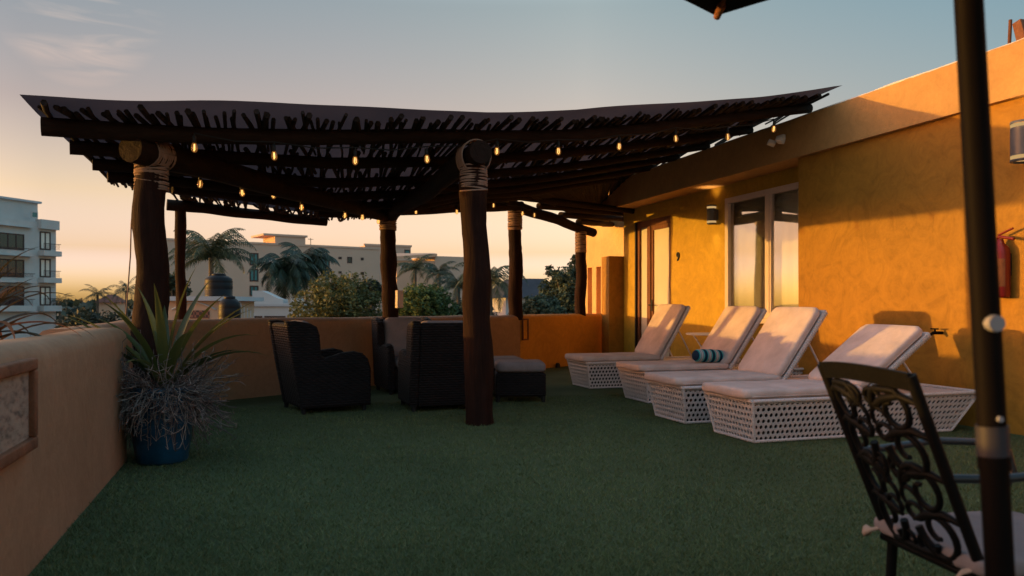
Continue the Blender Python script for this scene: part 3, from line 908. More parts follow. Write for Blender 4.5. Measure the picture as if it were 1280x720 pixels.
LGR = 'white cane sun loungers along the ochre wall'
def lounger(label, loc, angle, rz=0, first=None):
    L, W, LB, WB, H = 2.42, .74, 2.08, .60, .36
    c = thing('sun_lounger', label, 'sun lounger', loc, rz, LGR)
    x0, x1 = .04, .04 + L; b0, b1 = .10, .10 + LB
    hw, bw = W / 2, WB / 2
    b = MB()
    zb = .012
    cane_panel(b, (b0, -bw, zb), (b1, -bw, zb), (x1 - .02, -hw, H), (x0, -hw, H), 46, 7)
    cane_panel(b, (b1, bw, zb), (b0, bw, zb), (x0, hw, H), (x1 - .02, hw, H), 46, 7)
    cane_panel(b, (b0, bw, zb), (b0, -bw, zb), (x0, -hw, H), (x0, hw, H), 14, 7)
    cane_panel(b, (b1, -bw, zb), (b1, bw, zb), (x1 - .02, hw, H), (x1 - .02, -hw, H), 14, 7)
    b.build('cane_base', M_cane, c, False)
    b = MB()          # woven rims
    ring = lambda xa, xb, h, z: [(xa, -h, z), (xb, -h, z), (xb, h, z), (xa, h, z), (xa, -h, z)]
    for (xa, xb, h, z, r) in ((x0, x1 - .02, hw, H, .018), (b0, b1, bw, .016, .014)):
        q = ring(xa, xb, h, z)
        for i in range(4): b.tube([q[i], q[i + 1]], r, 8)
    for (a_, z_) in (((b0, -bw), (x0, -hw)), ((b0, bw), (x0, hw)), ((b1, -bw), (x1 - .02, -hw)), ((b1, bw), (x1 - .02, hw))):
        b.tube([(a_[0], a_[1], .016), (z_[0], z_[1], H)], .013, 8)
    b.build('rim', M_cane, c, False)
    b = MB(); b.box(x0 + .02, x1 - .04, -hw + .02, hw - .02, H - .03, H - .008); b.build('deck', M_cane, c, False)
    b = MB(); b.add([(b0 + .03, -bw + .03, .014), (b1 - .03, -bw + .03, .014), (b1 - .03, bw - .03, .014), (b0 + .03, bw - .03, .014), (x0 + .045, -hw + .045, H - .032), (x1 - .06, -hw + .045, H - .032), (x1 - .06, hw - .045, H - .032), (x0 + .045, hw - .045, H - .032)], [(0, 1, 5, 4), (1, 2, 6, 5), (2, 3, 7, 6), (3, 0, 4, 7)]); b.build('hole_shade_liner', M_dark, c, False)  # added dark liner standing in for the shade behind the cane holes
    hx = 1.18
    b = MB()
    def flat(u, v): return None
    longcush(b, -.03, hx, W, H + .012, .082); b.build('seat_cushion', M_cush, c, False)
    a = R(angle); LBK = .86
    Mx = Matrix.Translation((hx - .02, 0, H + .03)) @ Matrix.Rotation(-a, 4, 'Y')
    b = MB(); longcush(b, 0, LBK, W - .01, .02, .085, Mx); b.build('back_cushion', M_cush, c, False)
    b = MB(); b.boxm(LBK - .02, W - .03, .03, Mx @ Matrix.Translation((LBK / 2, 0, -.005)), .01)
    for sy in (-1, 1): b.tube([Mx @ Vector((.0, sy * (W / 2 - .01), -.005)), Mx @ Vector((LBK, sy * (W / 2 - .01), -.005))], .022, 8)
    b.tube([Mx @ Vector((LBK, -(W / 2 - .01), -.005)), Mx @ Vector((LBK, W / 2 - .01, -.005))], .022, 8)
    for k in range(34):
        for sy in (-1, 1):
            p = Mx @ Vector((LBK * (k + .5) / 34, sy * (W / 2 - .01), -.005))
            b.boxm(.014, .052, .05, Matrix.Translation(p) @ Matrix.Rotation(-a, 4, 'Y') @ Matrix.Rotation(R(18), 4, 'Z'), .004, 1)
    b.build('back_frame', M_cane, c, False)
    for sy in (-1, 1):
        top = Mx @ Vector((LBK * .62, sy * (W / 2 - .07), -.02))
        b = MB(); b.tube([top, (top.x + .26, sy * (W / 2 - .07), H + .01)], .011, 6); b.build('prop_strut', M_cane, c, False)
    return c

def longcush(mb, x0, x1, w, z0, th, M=Matrix()):
    n = 30; nw = 14
    sx, sy = x1 - x0, w
    bm = bmesh.new(); bmesh.ops.create_cube(bm, size=1)
    bmesh.ops.subdivide_edges(bm, edges=bm.edges[:], cuts=13, use_grid_fill=True)
    r = th * .46; rc = .07
    for v in bm.verts:
        p = Vector((v.co.x * sx, v.co.y * sy, v.co.z * th))
        # rounded plan corners
        q = Vector((max(-sx / 2 + rc, min(sx / 2 - rc, p.x)), max(-sy / 2 + rc, min(sy / 2 - rc, p.y)), 0))
        d = Vector((p.x - q.x, p.y - q.y))
        if d.length > 1e-6:
            m = max(abs(d.x), abs(d.y)); d = d.normalized() * m; p.x, p.y = q.x + d.x, q.y + d.y
        # edge roll
        edge = max(0, abs(p.z) - (th / 2 - r)) / r
        if edge > 0:
            k = (1 - math.sqrt(max(0, 1 - edge * edge))) * r * .8
            p.x -= math.copysign(min(k, k * abs(v.co.x) * 2), p.x) if abs(v.co.x) > .45 else 0
            p.y -= math.copysign(k, p.y) if abs(v.co.y) > .45 else 0
        p.z += .006 * noise.noise(Vector((p.x * 4, p.y * 4, sx))) + (.008 * (1 - (2 * v.co.y) ** 2) if v.co.z > 0 else 0)
        v.co = p + Vector(((x0 + x1) / 2, 0, z0 + th / 2))
    mb.bm(bm, M, True)
    for s in (-1, 1):      # piping seam round the side
        mb.tube([M @ Vector((x0 + .06, s * (w / 2 + .001), z0 + th * .3)), M @ Vector((x1 - .06, s * (w / 2 + .001), z0 + th * .3))], .004, 5)

lounger('white cane lounger with beige cushions nearest the camera, back set low', (3.83, 6.05, 0), 36)
lounger('white cane lounger with beige cushions between the nearest one and the one with a bolster', (3.83, 7.18, 0), 54)
lounger('white cane lounger with beige cushions and a striped teal bolster on it', (4.25, 8.78, 0), 55)
lounger('white cane lounger with beige cushions farthest away, in front of the wooden door', (4.24, 10.50, 0), 59)

t = NT('teal_striped_cloth')
v = t.coord(); wv = t.n('ShaderNodeTexWave', wave_type='BANDS', bands_direction='X'); wv.inputs['Scale'].default_value = 2.6; wv.inputs['Distortion'].default_value = .4
t.l(v, wv.inputs[0])
r_ = t.ramp(wv.outputs[1], [(0, (.01, .03, .07)), (.22, (.02, .30, .36)), (.5, (.03, .38, .44)), (.62, (.55, .52, .50)), (.74, (.02, .16, .24)), (.88, (.40, .42, .45)), (1, (.02, .30, .36))])
for e_ in t.t.nodes:
    if e_.type == 'VALTORGB': e_.color_ramp.interpolation = 'CONSTANT'
t.color(r_); t.rough(.9, .1)
b = MB(); b.lathe([(0, -.25), (.02, -.25), (.055, -.235), (.075, -.20), (.08, -.1), (.083, 0), (.08, .1), (.075, .20), (.055, .235), (.02, .25), (0, .25)], seg=20, M=Matrix.Rotation(R(90), 4, 'Y'))
o = b.build('bolster_pillow', t.m); o.location = (5.20, 8.53, .54); o.rotation_euler = (0, R(3), R(12))
tag(o, 'small bolster pillow with teal, navy and white stripes lying on a lounger', 'pillow')

# side table
x = thing('side_table', 'small round white side table with curved legs between two far loungers', 'table', (5.84, 9.62, 0))
b = MB(); b.lathe([(0, .775), (.29, .775), (.30, .765), (.29, .75), (0, .75)], seg=28); b.build('tabletop', M_whitemetal, x, False)
for k in range(3):
    a = R(120 * k + 20); b = MB()
    b.tube([(math.cos(a) * r, math.sin(a) * r, z) for r, z in ((.20, .75), (.15, .68), (.07, .55), (.04, .42), (.06, .30), (.14, .14), (.23, .0))], .012, 6)
    b.build('leg', M_whitemetal, x, False)

# ------------------------------------------------------------------ umbrella in the foreground
x = thing('patio_umbrella', 'dark patio umbrella whose slim pole stands in front of the iron chair', 'umbrella', cam2w(.925, 1.47, 0))
def pol(h):
    xc = .9325 - .0547 * h
    return cam2w(xc, 1.47, h)
b = MB(); b.tube([pol(.04 + 2.58 * k / 12) for k in range(13)], .0245, 20); PO = b.build('pole', M_pole, x)
b = MB(); b.tube([pol(.875), pol(.93)], .0275, 20); b.build('collar', M_collar, x)
b = MB(); b.tube([pol(.85), pol(.872)], .027, 20); b.build('collar', M_pole, x)
kp = pol(1.118); nrm = Vector((-ST, -CT, 0))
b = MB(); b.tube([kp + nrm * .015, kp + nrm * .034], [.017, .015], 12); b.build('knob', M_knob, x)
kp = pol(.945); b = MB(); b.tube([kp + nrm * .015, kp + nrm * .030], [.006, .005], 10); b.build('bolt', M_knob, x)
b = MB(); b.lathe([(0, .0), (.26, 0), (.27, .02), (.25, .05), (.06, .08), (.035, .12), (.035, .3), (0, .3)], pol(0), 28); b.build('base', M_pole, x)
top = pol(2.66); tips = []
tip0 = at(895, 20, 2.9)
a0 = math.atan2(tip0.y - top.y, tip0.x - top.x); RT = (tip0 - top).xy.length
b = MB(); N = 8
def can(u, v):
    g = u * N; i = int(min(g, N - 1)); f = g - i
    th0, th1 = a0 + 2 * math.pi * i / N, a0 + 2 * math.pi * (i + 1) / N
    p0 = Vector((math.cos(th0), math.sin(th0))); p1 = Vector((math.cos(th1), math.sin(th1)))
    q = p0.lerp(p1, f); scl = 1 - .075 * math.sin(math.pi * f) * v
    q = q * RT * v * scl
    z = 2.66 - (2.66 - tip0.z) * (v ** 1.15) + .035 * math.sin(math.pi * f) * v * v
    return Vector((top.x + q.x, top.y + q.y, z))
b.grid(can, N * 8, 8); b.build('canopy', M_canopy, x)
for i in range(N):
    th = a0 + 2 * math.pi * i / N
    pts = [Vector((top.x + math.cos(th) * RT * v, top.y + math.sin(th) * RT * v, 2.66 - (2.66 - tip0.z) * v ** 1.15 - .012)) for v in (.03, .3, .6, .985)]
    b = MB(); b.tube(pts, .008, 6); rb = b.build('rib', M_door, x)
    e_ = pts[-1]; d_ = (pts[-1] - pts[-2]).normalized()
    b = MB(); b.tube([e_ - d_ * .05, e_ + d_ * .012], [.017, .013], 8); b.build('tip_pocket', M_frame, rb)

# ------------------------------------------------------------------ iron chair (local: faces +x)
x = thing('iron_chair', 'black cast iron armchair with scrollwork back and grey seat pad', 'chair', cam2w(1.42, 2.335, 0), R(-8.3))
SW = .20
def bk(s, t):      # point on the back plane: s -1..1 across (y), t 0..1 up
    bow = .03 * (1 - s * s)
    return Vector((-.215 - .215 * t - bow, -s * SW * (1 + .05 * t), .44 + .52 * t))
b = MB()
for s in (-1, 1):
    b.tube([bk(s, t) for t in (0, .25, .5, .75, 1.02)], .0155, 10)
b.tube([bk(s, .03) for s in (-1, -.5, 0, .5, 1)], .012, 8)
for k in range(12):
    s0, s1 = -1 + k / 6, -1 + (k + 1) / 6
    vs = []
    for s_ in (s0, s1):
        for t_ in (.935, 1.03):
            for o_ in (-.009, .009): vs.append(bk(s_, t_) + Vector((o_, 0, .012 * (1 - s_ * s_))))
    b.add(vs, [(0, 1, 3, 2), (4, 6, 7, 5), (0, 4, 5, 1), (2, 3, 7, 6), (0, 2, 6, 4), (1, 5, 7, 3)])
b.build('back_frame', M_iron, x, False)
b = MB()
def spiral(cs, ct, r0, turns, a_s, dirn, n=26):
    return [(cs + r0 * (1 - .78 * k / n) * math.cos(a_s + dirn * 2 * math.pi * turns * k / n), ct + r0 * .46 * (1 - .78 * k / n) * math.sin(a_s + dirn * 2 * math.pi * turns * k / n)) for k in range(n + 1)]
for row, tt in enumerate((.14, .36, .58, .79)):
    for s in (-1, 1):
        for (cs, r0, a_s, dd) in ((.52, .36, R(180), -1), (.17, .24, R(0), 1)):
            pts = spiral(s * cs, tt + (.03 if cs > .5 else -.05), r0, 1.25 if cs > .5 else .7, a_s if s > 0 else R(180) - a_s, dd * s * (1 if row % 2 else -1))
            b.tube([bk(p[0], max(.03, min(.93, p[1]))) for p in pts], [(.0115 if cs > .5 else .009) - .004 * k / 26 for k in range(27)], 6)
for tt in (.26, .475, .69, .88):
    for s in (-1, 1):
        b.tube([bk(s * .22 + .15 * math.cos(w_ * .42), tt + .045 * math.sin(w_ * .42)) for w_ in range(16)], .0075, 6)
for tt in (.25, .47, .69, .87):
    for s in (-1, 1):
        b.tube([bk(s * .97, tt), bk(s * .72, tt + .035), bk(s * .42, tt + .01), bk(s * .12, tt - .045)], [.007, .012, .014, .006], 6)
b.build('scroll_panel', M_iron, x, False)
b = MB(); b.boxm(.46, .46, .025, Matrix.Translation((0, 0, .425)), .01); b.build('seat', M_iron, x, False)
b = MB(); cushion(b, .50, .48, .055, Matrix.Translation((0, 0, .465))); b.build('seat_pad', M_gcush, x, False)
M_tie = fabric('beige_tie_cloth', (.45, .33, .26))
b = MB(); b.tube([(-.22, -.20, .46), (-.27, -.19, .45), (-.26, -.14, .40), (-.25, -.13, .30), (-.255, -.12, .2)], [.008, .012, .014, .018, .022], 6, flat=.25)
b.build('cushion_tie', M_tie, x, False); b = MB(); b.tube([(-.22, .20, .46), (-.27, .21, .45), (-.27, .24, .44), (-.24, .26, .43)], [.008, .014, .020, .014], 6, flat=.4)
b.build('cushion_tie', M_tie, x, False)
for s in (-1, 1):
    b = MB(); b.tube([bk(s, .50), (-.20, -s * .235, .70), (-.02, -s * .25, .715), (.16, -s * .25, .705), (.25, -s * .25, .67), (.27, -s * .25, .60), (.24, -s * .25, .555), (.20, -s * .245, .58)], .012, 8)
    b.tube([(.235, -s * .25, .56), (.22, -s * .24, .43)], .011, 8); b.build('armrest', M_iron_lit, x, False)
for s in (-1, 1):
    b = MB(); b.tube([(-.20, -s * .20, .43), (-.21, -s * .205, .2), (-.25, -s * .21, 0)], [.016, .015, .013], 8); b.build('leg', M_iron, x, False)
    b = MB(); b.tube([(.20, -s * .20, .43), (.21, -s * .205, .2), (.23, -s * .21, 0)], [.016, .015, .013], 8); b.build('leg', M_iron, x, False)

# ------------------------------------------------------------------ vegetation makers
def palm(label, crown_px, z, L, nf=22, m=M_palm, seed=1, group='palm trees beyond the terrace', droop=1.5, trunk_r=.16, lean=0, ground=-9, nl=26, name='palm_tree', el=(-.2, 1.35), wl=.5, fw=.035, spin=None, cut=None):
    c = at(*crown_px, z); rg = random.Random(seed)
    base = Vector((c.x + lean, c.y, ground))
    t = thing(name, label, 'palm', base, 0, group)
    b = MB(); pts = [base.lerp(c, k / 8) + Vector((math.sin(k / 8 * 3.1) * lean * .2, 0, 0)) for k in range(9)]
    b.tube(pts, [trunk_r * (1.25 - .5 * k / 8) for k in range(9)], 9); b.build('trunk', M_trunk, t)
    f = MB()
    for i in range(nf):
        az = i * 2.399 + rg.uniform(-.3, .3)
        e0 = el[1] - (el[1] - el[0]) * (i / nf) + rg.uniform(-.12, .12); ll = L * rg.uniform(.8, 1.1); dr = droop * rg.uniform(.75, 1.2)
        p = Vector(c); n = nl; spine = [p.copy()]; dirs = []
        for k in range(n):
            tt = (k + 1) / n; e_ = e0 - dr * tt ** 1.4
            d = Vector((math.cos(az) * math.cos(e_), math.sin(az) * math.cos(e_), math.sin(e_)))
            p = p + d * (ll / n); spine.append(p.copy()); dirs.append(d)
        f.tube(spine[::3], [.03 * L / 3.5 * (1 - .8 * k / max(1, len(spine[::3]))) for k in range(len(spine[::3]))], 4, False)
        for k in range(2, n + 1):
            tt = k / n; d = dirs[k - 1]; side = d.cross(Vector((0, 0, 1))).normalized()
            if side.length < .1: side = Vector((1, 0, 0))
            wl_ = L * wl * .42 * math.sin(math.pi * min(1, .12 + tt * .86)) + .08 * L * .3
            for s in (-1, 1):
                dd = (side * s * .8 + d * .55 + Vector((0, 0, -.35 - .45 * rg.random()))).normalized()
                q0 = spine[k]; q1 = q0 + dd * wl_ * rg.uniform(.8, 1.1); q1.z -= wl_ * .12
                wv_ = d * fw * L / 3.2
                f.add([q0 - wv_, q0 + wv_, (q0 + q1) / 2 + wv_ * .9, q1, (q0 + q1) / 2 - wv_ * .9], [(0, 1, 2, 3, 4)])
    f.build('crown', m, t)
    return t

def tree(label, z, px, top, spread, m, seed, n=5200, leaf=.22, lobes=None, ground=-9, group='broadleaf trees beyond the terrace', name='leafy_tree', bottom=None):
    """px centre column, top row, half width in px; lobes: (dx,dy,r) in units of half width"""
    rg = random.Random(seed)
    hw = spread / FPX * z
    c = at(px, top, z); base = Vector((c.x, c.y, ground))
    t = thing(name, label, 'tree', base, 0, group)
    cen = Vector((c.x, c.y, c.z - hw * .62))
    if lobes is None:
        lobes = [(0, .0, .62), (-.5, -.18, .46), (.5, -.2, .46), (-.22, .2, .42), (.28, .18, .40), (-.75, -.45, .34), (.75, -.5, .34), (.05, -.5, .6)]
    right = Vector((CT, -ST, 0)); fwd = Vector((ST, CT, 0))
    L3 = []
    for dx, dz, r in lobes:
        L3.append((cen + right * dx * hw + Vector((0, 0, dz * hw)) + fwd * rg.uniform(-.3, .3) * hw, r * hw))
        L3.append((cen + right * dx * hw * .7 + Vector((0, 0, dz * hw * .8)) + fwd * rg.uniform(-.9, .6) * hw * .8, r * hw * .8))
    b = MB(); b.tube([base, base.lerp(cen, .5) + Vector((.2, .1, 0)), cen], [hw * .07 + .1, hw * .05 + .08, .05], 8)
    for p, r in L3:
        st_ = base.lerp(cen, .6 + .25 * rg.random())
        b.tube([st_, (st_ + p) / 2 + Vector((rg.uniform(-.2, .2), rg.uniform(-.2, .2), .15)), p + Vector((0, 0, r * .6))], [.09, .06, .02], 5, False)
    b.build('trunk', M_trunk, t)
    f = MB(); tot = sum(r ** 2 for _, r in L3)
    for p, r in L3:
        for k in range(int(n * r * r / tot)):
            d = Vector((rg.gauss(0, 1), rg.gauss(0, 1), rg.gauss(0, 1))).normalized()
            rad = r * (1 - .55 * rg.random() ** 1.6)
            q = p + Vector((d.x, d.y, d.z * .85)) * rad
            nv = noise.noise(q * (1.7 / max(hw * .35, .3)))
            if nv < -.12: continue
            q += d * nv * r * .35
            s = leaf * rg.uniform(.6, 1.25)
            u = Vector((rg.gauss(0, 1), rg.gauss(0, 1), rg.gauss(0, .6))).normalized(); w = u.cross(Vector((rg.gauss(0, 1), rg.gauss(0, 1), rg.gauss(0, 1)))).normalized()
            f.add([q - u * s, q + w * s * .5, q + u * s, q - w * s * .5], [(0, 1, 2, 3)])
    f.build('crown', m, t)
    return t

palm('big palm with feathery drooping fronds behind the black water tanks', (264, 322), 42, 2.9, 26, M_palm, 3, droop=1.75, el=(.0, 1.5))
palm('dark dense palm in front of the tan hotel, left of its twin', (356, 338), 80, 4.0, 30, M_palmd, 5, droop=2.3, wl=.8, fw=.05, el=(-.5, 1.4))
palm('dark dense palm in front of the tan hotel, right of its twin', (383, 330), 84, 4.2, 30, M_palmd, 8, droop=2.2, wl=.8, fw=.05, el=(-.5, 1.4))
palm('palm standing behind the middle post with fronds hanging over the parapet line', (612, 352), 34, 2.1, 20, M_palm, 9, droop=2.0, el=(-.3, 1.3))
palm('small palm in front of the peach building, beside the rear post', (519, 336), 66, 2.3, 20, M_palm, 15, droop=1.7)
palm('small palm in front of the peach building, under its right window', (549, 342), 68, 2.2, 20, M_palmd, 16, droop=1.8)
palm('palm between the small palms and the middle post', (573, 358), 52, 2.3, 22, M_palmd, 17, droop=2.0)
palm('tiny far palm just right of the white apartment block', (75, 378), 95, 1.9, 14, M_palmd, 21, droop=1.6, nl=16)
palm('far palm left of the red tiled house', (122, 369), 85, 2.3, 16, M_palmd, 22, droop=1.7, nl=16)
palm('far palm right of the red tiled house, next to the corner post', (158, 364), 85, 2.5, 16, M_palmd, 23, droop=1.7, nl=16)
nb_ = at(-36, 424, 4.35)
t = thing('strap_leaf_plant', 'near plant with long orange-tipped strap leaves rising beyond the tan parapet', 'plant', (nb_.x, nb_.y, -.05))
b = MB(); b.tube([(nb_.x, nb_.y, -.05), (nb_.x + .02, nb_.y, .5), (nb_.x, nb_.y, nb_.z + .02)], [.05, .045, .04], 9); b.build('trunk', M_trunk, t)
rg = random.Random(33); b = MB()
for i in range(64):
    az = i * 2.399 + rg.uniform(-.2, .2); k = i / 64
    strap(b, nb_ + Vector((0, 0, rg.uniform(-.12, .03))), az, R(80 - 85 * k), rg.uniform(.48, .72), .6 + 1.2 * rg.random(), .019, 12, rg.uniform(-.5, .5))
b.build('leaves', M_rust, t)

tree('rounded olive green tree in front of the tan hotel and rear parapet', 50, 428, 338, 66, M_tree1, 41, 18900, 0.139)
tree('bright green tree behind the rear post, below the peach building', 46, 530, 352, 46, M_tree2, 42, 14700, 0.125)
tree('grey green tree behind the far posts, tallest at its right side', 40, 712, 330, 44, M_tree3, 43, 16800, 0.112, lobes=[(0, .1, .5), (.45, .35, .42), (-.45, -.1, .42), (-.75, -.6, .4), (0, -.6, .7), (.7, -.3, .5), (.3, .75, .22), (-.62, .42, .16)])
tree('low grey green shrubby tree in front of the slate roofed building', 34, 675, 366, 34, M_tree3, 44, 10500, 0.092)
tree('dark wide tree below the far palms, left of the corner post', 44, 122, 384, 62, M_tree4, 45, 14700, 0.132)
tree('dark narrow tree beside the rear post in front of the hotel', 60, 463, 348, 17, M_tree4, 46, 5460, 0.132)
tree('dark tree seen between the corner post and thin rear post', 60, 215, 340, 22, M_palmd, 47, 5460, 0.145)
tree('dull green tree behind the middle post and the hanging palm', 48, 590, 372, 40, M_tree4, 48, 10500, 0.119)

# distant wood
f = MB(); rg = random.Random(77)
for k in range(9000):
    px = rg.uniform(-500, 1700); z = rg.uniform(260, 420)
    p = at(px, 0, z); hgt = 4.5 + 3.5 * noise.noise(Vector((px * .02, 0, 1))) + 1.5 * noise.noise(Vector((px * .1, 0, 4)))
    q = Vector((p.x, p.y, -9 + (9.2 + hgt * .6) * rg.random() ** .5)); s = rg.uniform(.9, 2.2)
    u = Vector((rg.gauss(0, 1), rg.gauss(0, 1), rg.gauss(0, .6))).normalized(); w = u.cross(Vector((rg.gauss(0, 1), rg.gauss(0, 1), rg.gauss(0, 1)))).normalized()
    f.add([q - u * s, q + w * s, q + u * s, q - w * s], [(0, 1, 2, 3)])
tag(f.build('distant_treeline', M_tree4), 'far band of dark trees along the horizon', 'trees', kind='stuff')

# ------------------------------------------------------------------ background buildings
class Face:
    """a vertical facade: survey column px0 at depth z0, running along (dx,dz) in the camera's plan"""
    def __init__(s, px0, z0, dx, dz):
        n = math.hypot(dx, dz); s.d = (dx / n, dz / n); s.o = ((px0 - 640) / FPX * z0, z0)
        s.D = cam2w(s.d[0], s.d[1], 0); s.O = cam2w(*s.o, 0)
        s.N = Vector((s.D.y, -s.D.x, 0))
        if s.N.dot(-s.O) < 0: s.N = -s.N
    def uz(s, px, py):
        k = (px - 640) / FPX
        t = (k * s.o[1] - s.o[0]) / (s.d[0] - k * s.d[1])
        z = s.o[1] + t * s.d[1]
        return t, EYE + (HZ - py) / FPX * z
    def P(s, u, o, z): return s.O + s.D * u + s.N * o + Vector((0, 0, z))
    def box(s, mb, u0, u1, o0, o1, z0, z1):
        vs = [s.P(u, o, z) for u in (u0, u1) for o in (o0, o1) for z in (z0, z1)]
        return mb.add(vs, [(0, 1, 3, 2), (4, 6, 7, 5), (0, 4, 5, 1), (2, 3, 7, 6), (0, 2, 6, 4), (1, 5, 7, 3)])
    def rect(s, px0, py0, px1, py1):
        a = s.uz(px0, py0); b = s.uz(px1, py1); return a[0], b[0], b[1], a[1]
    def window(s, parent, px0, py0, px1, py1, m=M_win, fm=M_brown, fw=.10, mull=1):
        u0, u1, z0, z1 = s.rect(px0, py0, px1, py1)
        f_ = MB()
        s.box(f_, u0, u0 + fw, -.1, .06, z0, z1); s.box(f_, u1 - fw, u1, -.1, .06, z0, z1)
        s.box(f_, u0 + fw, u1 - fw, -.1, .05, z0, z0 + fw); s.box(f_, u0 + fw, u1 - fw, -.1, .05, z1 - fw, z1)
        for k in range(mull):
            um = u0 + (u1 - u0) * (k + 1) / (mull + 1); s.box(f_, um - fw / 2, um + fw / 2, -.1, .045, z0 + fw, z1 - fw)
        fo = f_.build('window', fm, parent)
        g_ = MB(); s.box(g_, u0 + fw * .5, u1 - fw * .5, -.08, .02, z0 + fw * .5, z1 - fw * .5); g_.build('pane', m, fo)

# white apartment block
F1 = Face(0, 88, .324, 1)
u1, _ = F1.uz(70, 300); ua, _ = F1.uz(38, 300); ub, _ = F1.uz(47, 300); up, _ = F1.uz(57, 300)
zt = F1.uz(47, 277)[1]
t = thing('apartment_block', 'white apartment block with balconies and brown framed windows at far left', 'building', F1.P(0, 0, -9))
b = MB(); F1.box(b, -14, u1, -12, 0, -9, zt); b.build('wall', M_bwhite, t)
b = MB(); F1.box(b, -14, up, -11, -1.2, zt, F1.uz(57, 254)[1]); b.build('penthouse', M_bwhite, t)
b = MB(); F1.box(b, -14, up + .3, -11.3, -.9, F1.uz(57, 254)[1], F1.uz(57, 252)[1] + .05); b.build('roof', M_bshade, t)
b = MB()
for (pa, pb, y0, y1) in ((-90, 38, 272, 285), (47.5, 70.5, 274, 288)):
    a_ = F1.rect(pa, y0, pb, y1); F1.box(b, a_[0], a_[1], -.4, .5, a_[2], a_[3])
b.build('roof_parapet', M_bwhite, t)
for (y0, y1) in ((313, 321), (347, 354), (382, 389)):
    b = MB()
    for pa, pb in ((-90, 38), (47.5, 70)):
        a_ = F1.rect(pa, y0, pb, y1); F1.box(b, a_[0], a_[1], .0, .9, a_[2], a_[3])
    b.build('balcony_slab', M_bwhite, t)
    b = MB()
    for pa, pb in ((-60, 37), (48, 69.5)):
        a_ = F1.rect(pa, y0 - 9, pb, y0); 
        F1.box(b, a_[0], a_[1], .8, .84, a_[3] - .06, a_[3])
        for k in range(int((a_[1] - a_[0]) / .16)): F1.box(b, a_[0] + k * .16, a_[0] + k * .16 + .03, .81, .83, a_[2], a_[3] - .06)
    b.build('railing', M_brown, t)
for (y0, y1) in ((289, 313), (323, 347), (358, 382)):
    F1.window(t, -34, y0 - 2, 30, y1, M_win, M_brown, .14, 5); F1.window(t, 49.5, y0, 63, y1, M_curtain, M_brown, .16, 1)
F1.window(t, 39, 264, 47, 273, M_teal, M_bwhite, .1, 0)

# tan hotel
F2 = Face(282, 135, 1.414, 1)
t = thing('hotel', 'long tan hotel block with teal windows and a rooftop stair tower', 'building', F2.P(0, 0, -9))
z2 = F2.uz(400, 308.8)[1]
ul, _ = F2.uz(205, 305); ur, _ = F2.uz(474, 312)
b = MB(); F2.box(b, ul, ur, -14, 0, -9, z2); b.build('wall', M_hotel, t)
b = MB(); F2.box(b, ul, ur + .1, -.35, .12, z2, z2 + .35); b.build('cornice', M_hotel, t)
a_ = F2.rect(345, 294, 383, 309); b = MB(); F2.box(b, a_[0], a_[1], -7, -.5, z2 - .1, a_[3]); b.build('stair_tower', M_hotel, t)
a_ = F2.rect(333, 294, 384, 297); b = MB(); F2.box(b, a_[0] - .4, a_[1] + .2, -7.3, -.3, a_[3], a_[3] + .35); b.build('tower_roof', M_hotel, t)
for (x0, y0, x1, y1) in ((312, 316, 323, 332), (312, 336, 323, 352), (312, 357, 323, 370), (403, 320, 412, 334), (286, 314, 292, 322)):
    F2.window(t, x0, y0, x1, y1, M_teal, M_brown, .22, 1)
for (x0, y0, x1, y1) in ((423, 321, 427, 324), (434, 321, 440, 329), (451, 322, 454.5, 325.5), (423, 339, 427, 342), (451, 340, 455, 343.5), (294, 315, 299, 319)):
    F2.window(t, x0, y0, x1, y1, M_win, M_brown, .18, 0)
b = MB(); q = F2.uz(393.5, 310)[0]; b.tube([F2.P(q, -2, z2), F2.P(q, -2, z2 + 1.7)], .06, 5); b.tube([F2.P(q - .5, -2, z2 + 1.5), F2.P(q + .5, -2, z2 + 1.5)], .05, 5); b.build('antenna', M_dark, t)

# second tan block
F3 = Face(462, 165, 1.9, 1)
t = thing('tan_block', 'plain tan block with one teal corner window, rising behind the rear post', 'building', F3.P(0, 0, -9))
u1, z3 = F3.uz(513.5, 309)
b = MB(); F3.box(b, -1, u1, -9, 0, -9, z3); b.build('wall', M_hotel, t)
b = MB(); F3.box(b, -1.2, u1 + .2, -.3, .15, z3, z3 + .4); b.build('cornice', M_hotel, t)
F3.window(t, 505.5, 312, 512.5, 321, M_teal, M_brown, .2, 0)

# peach house: sunlit side and grey end
F4 = Face(543, 98, -1.0, -.16)
t = thing('peach_house', 'peach coloured building with low sloping roof between the rear and middle posts', 'building', F4.P(0, 0, -9))
uL, _ = F4.uz(496, 330); z4 = F4.uz(545, 326)[1]
b = MB(); F4.box(b, 0, uL, -10, 0, -9, z4); b.build('wall', M_peach, t)
F4b = Face(543.2, 98, 1.0, .6)
ue, _ = F4b.uz(583, 325)
b = MB(); F4b.box(b, .02, ue, -7, .02, -9, F4b.uz(545, 320)[1]); b.build('grey_wall', M_hotel, t)
zr = F4.uz(545, 319)[1]
b = MB()
P0 = F4.P(-.3, .5, zr - .2); P1 = F4.P(uL + .5, .5, z4 + .1); P2 = F4.P(uL + .5, -6, z4 + .9); P3 = F4.P(-.3, -6, zr + .3)
b.add([P0, P1, P2, P3] + [q + Vector((0, 0, .35)) for q in (P0, P1, P2, P3)], [(0, 1, 2, 3), (4, 7, 6, 5), (0, 4, 5, 1), (1, 5, 6, 2), (2, 6, 7, 3), (3, 7, 4, 0)])
b.build('roof', M_peach, t)
F4.window(t, 511, 331, 500.5, 338, M_win, M_bwhite, .12, 1); F4.window(t, 541, 330, 530, 337, M_win, M_bwhite, .12, 1)

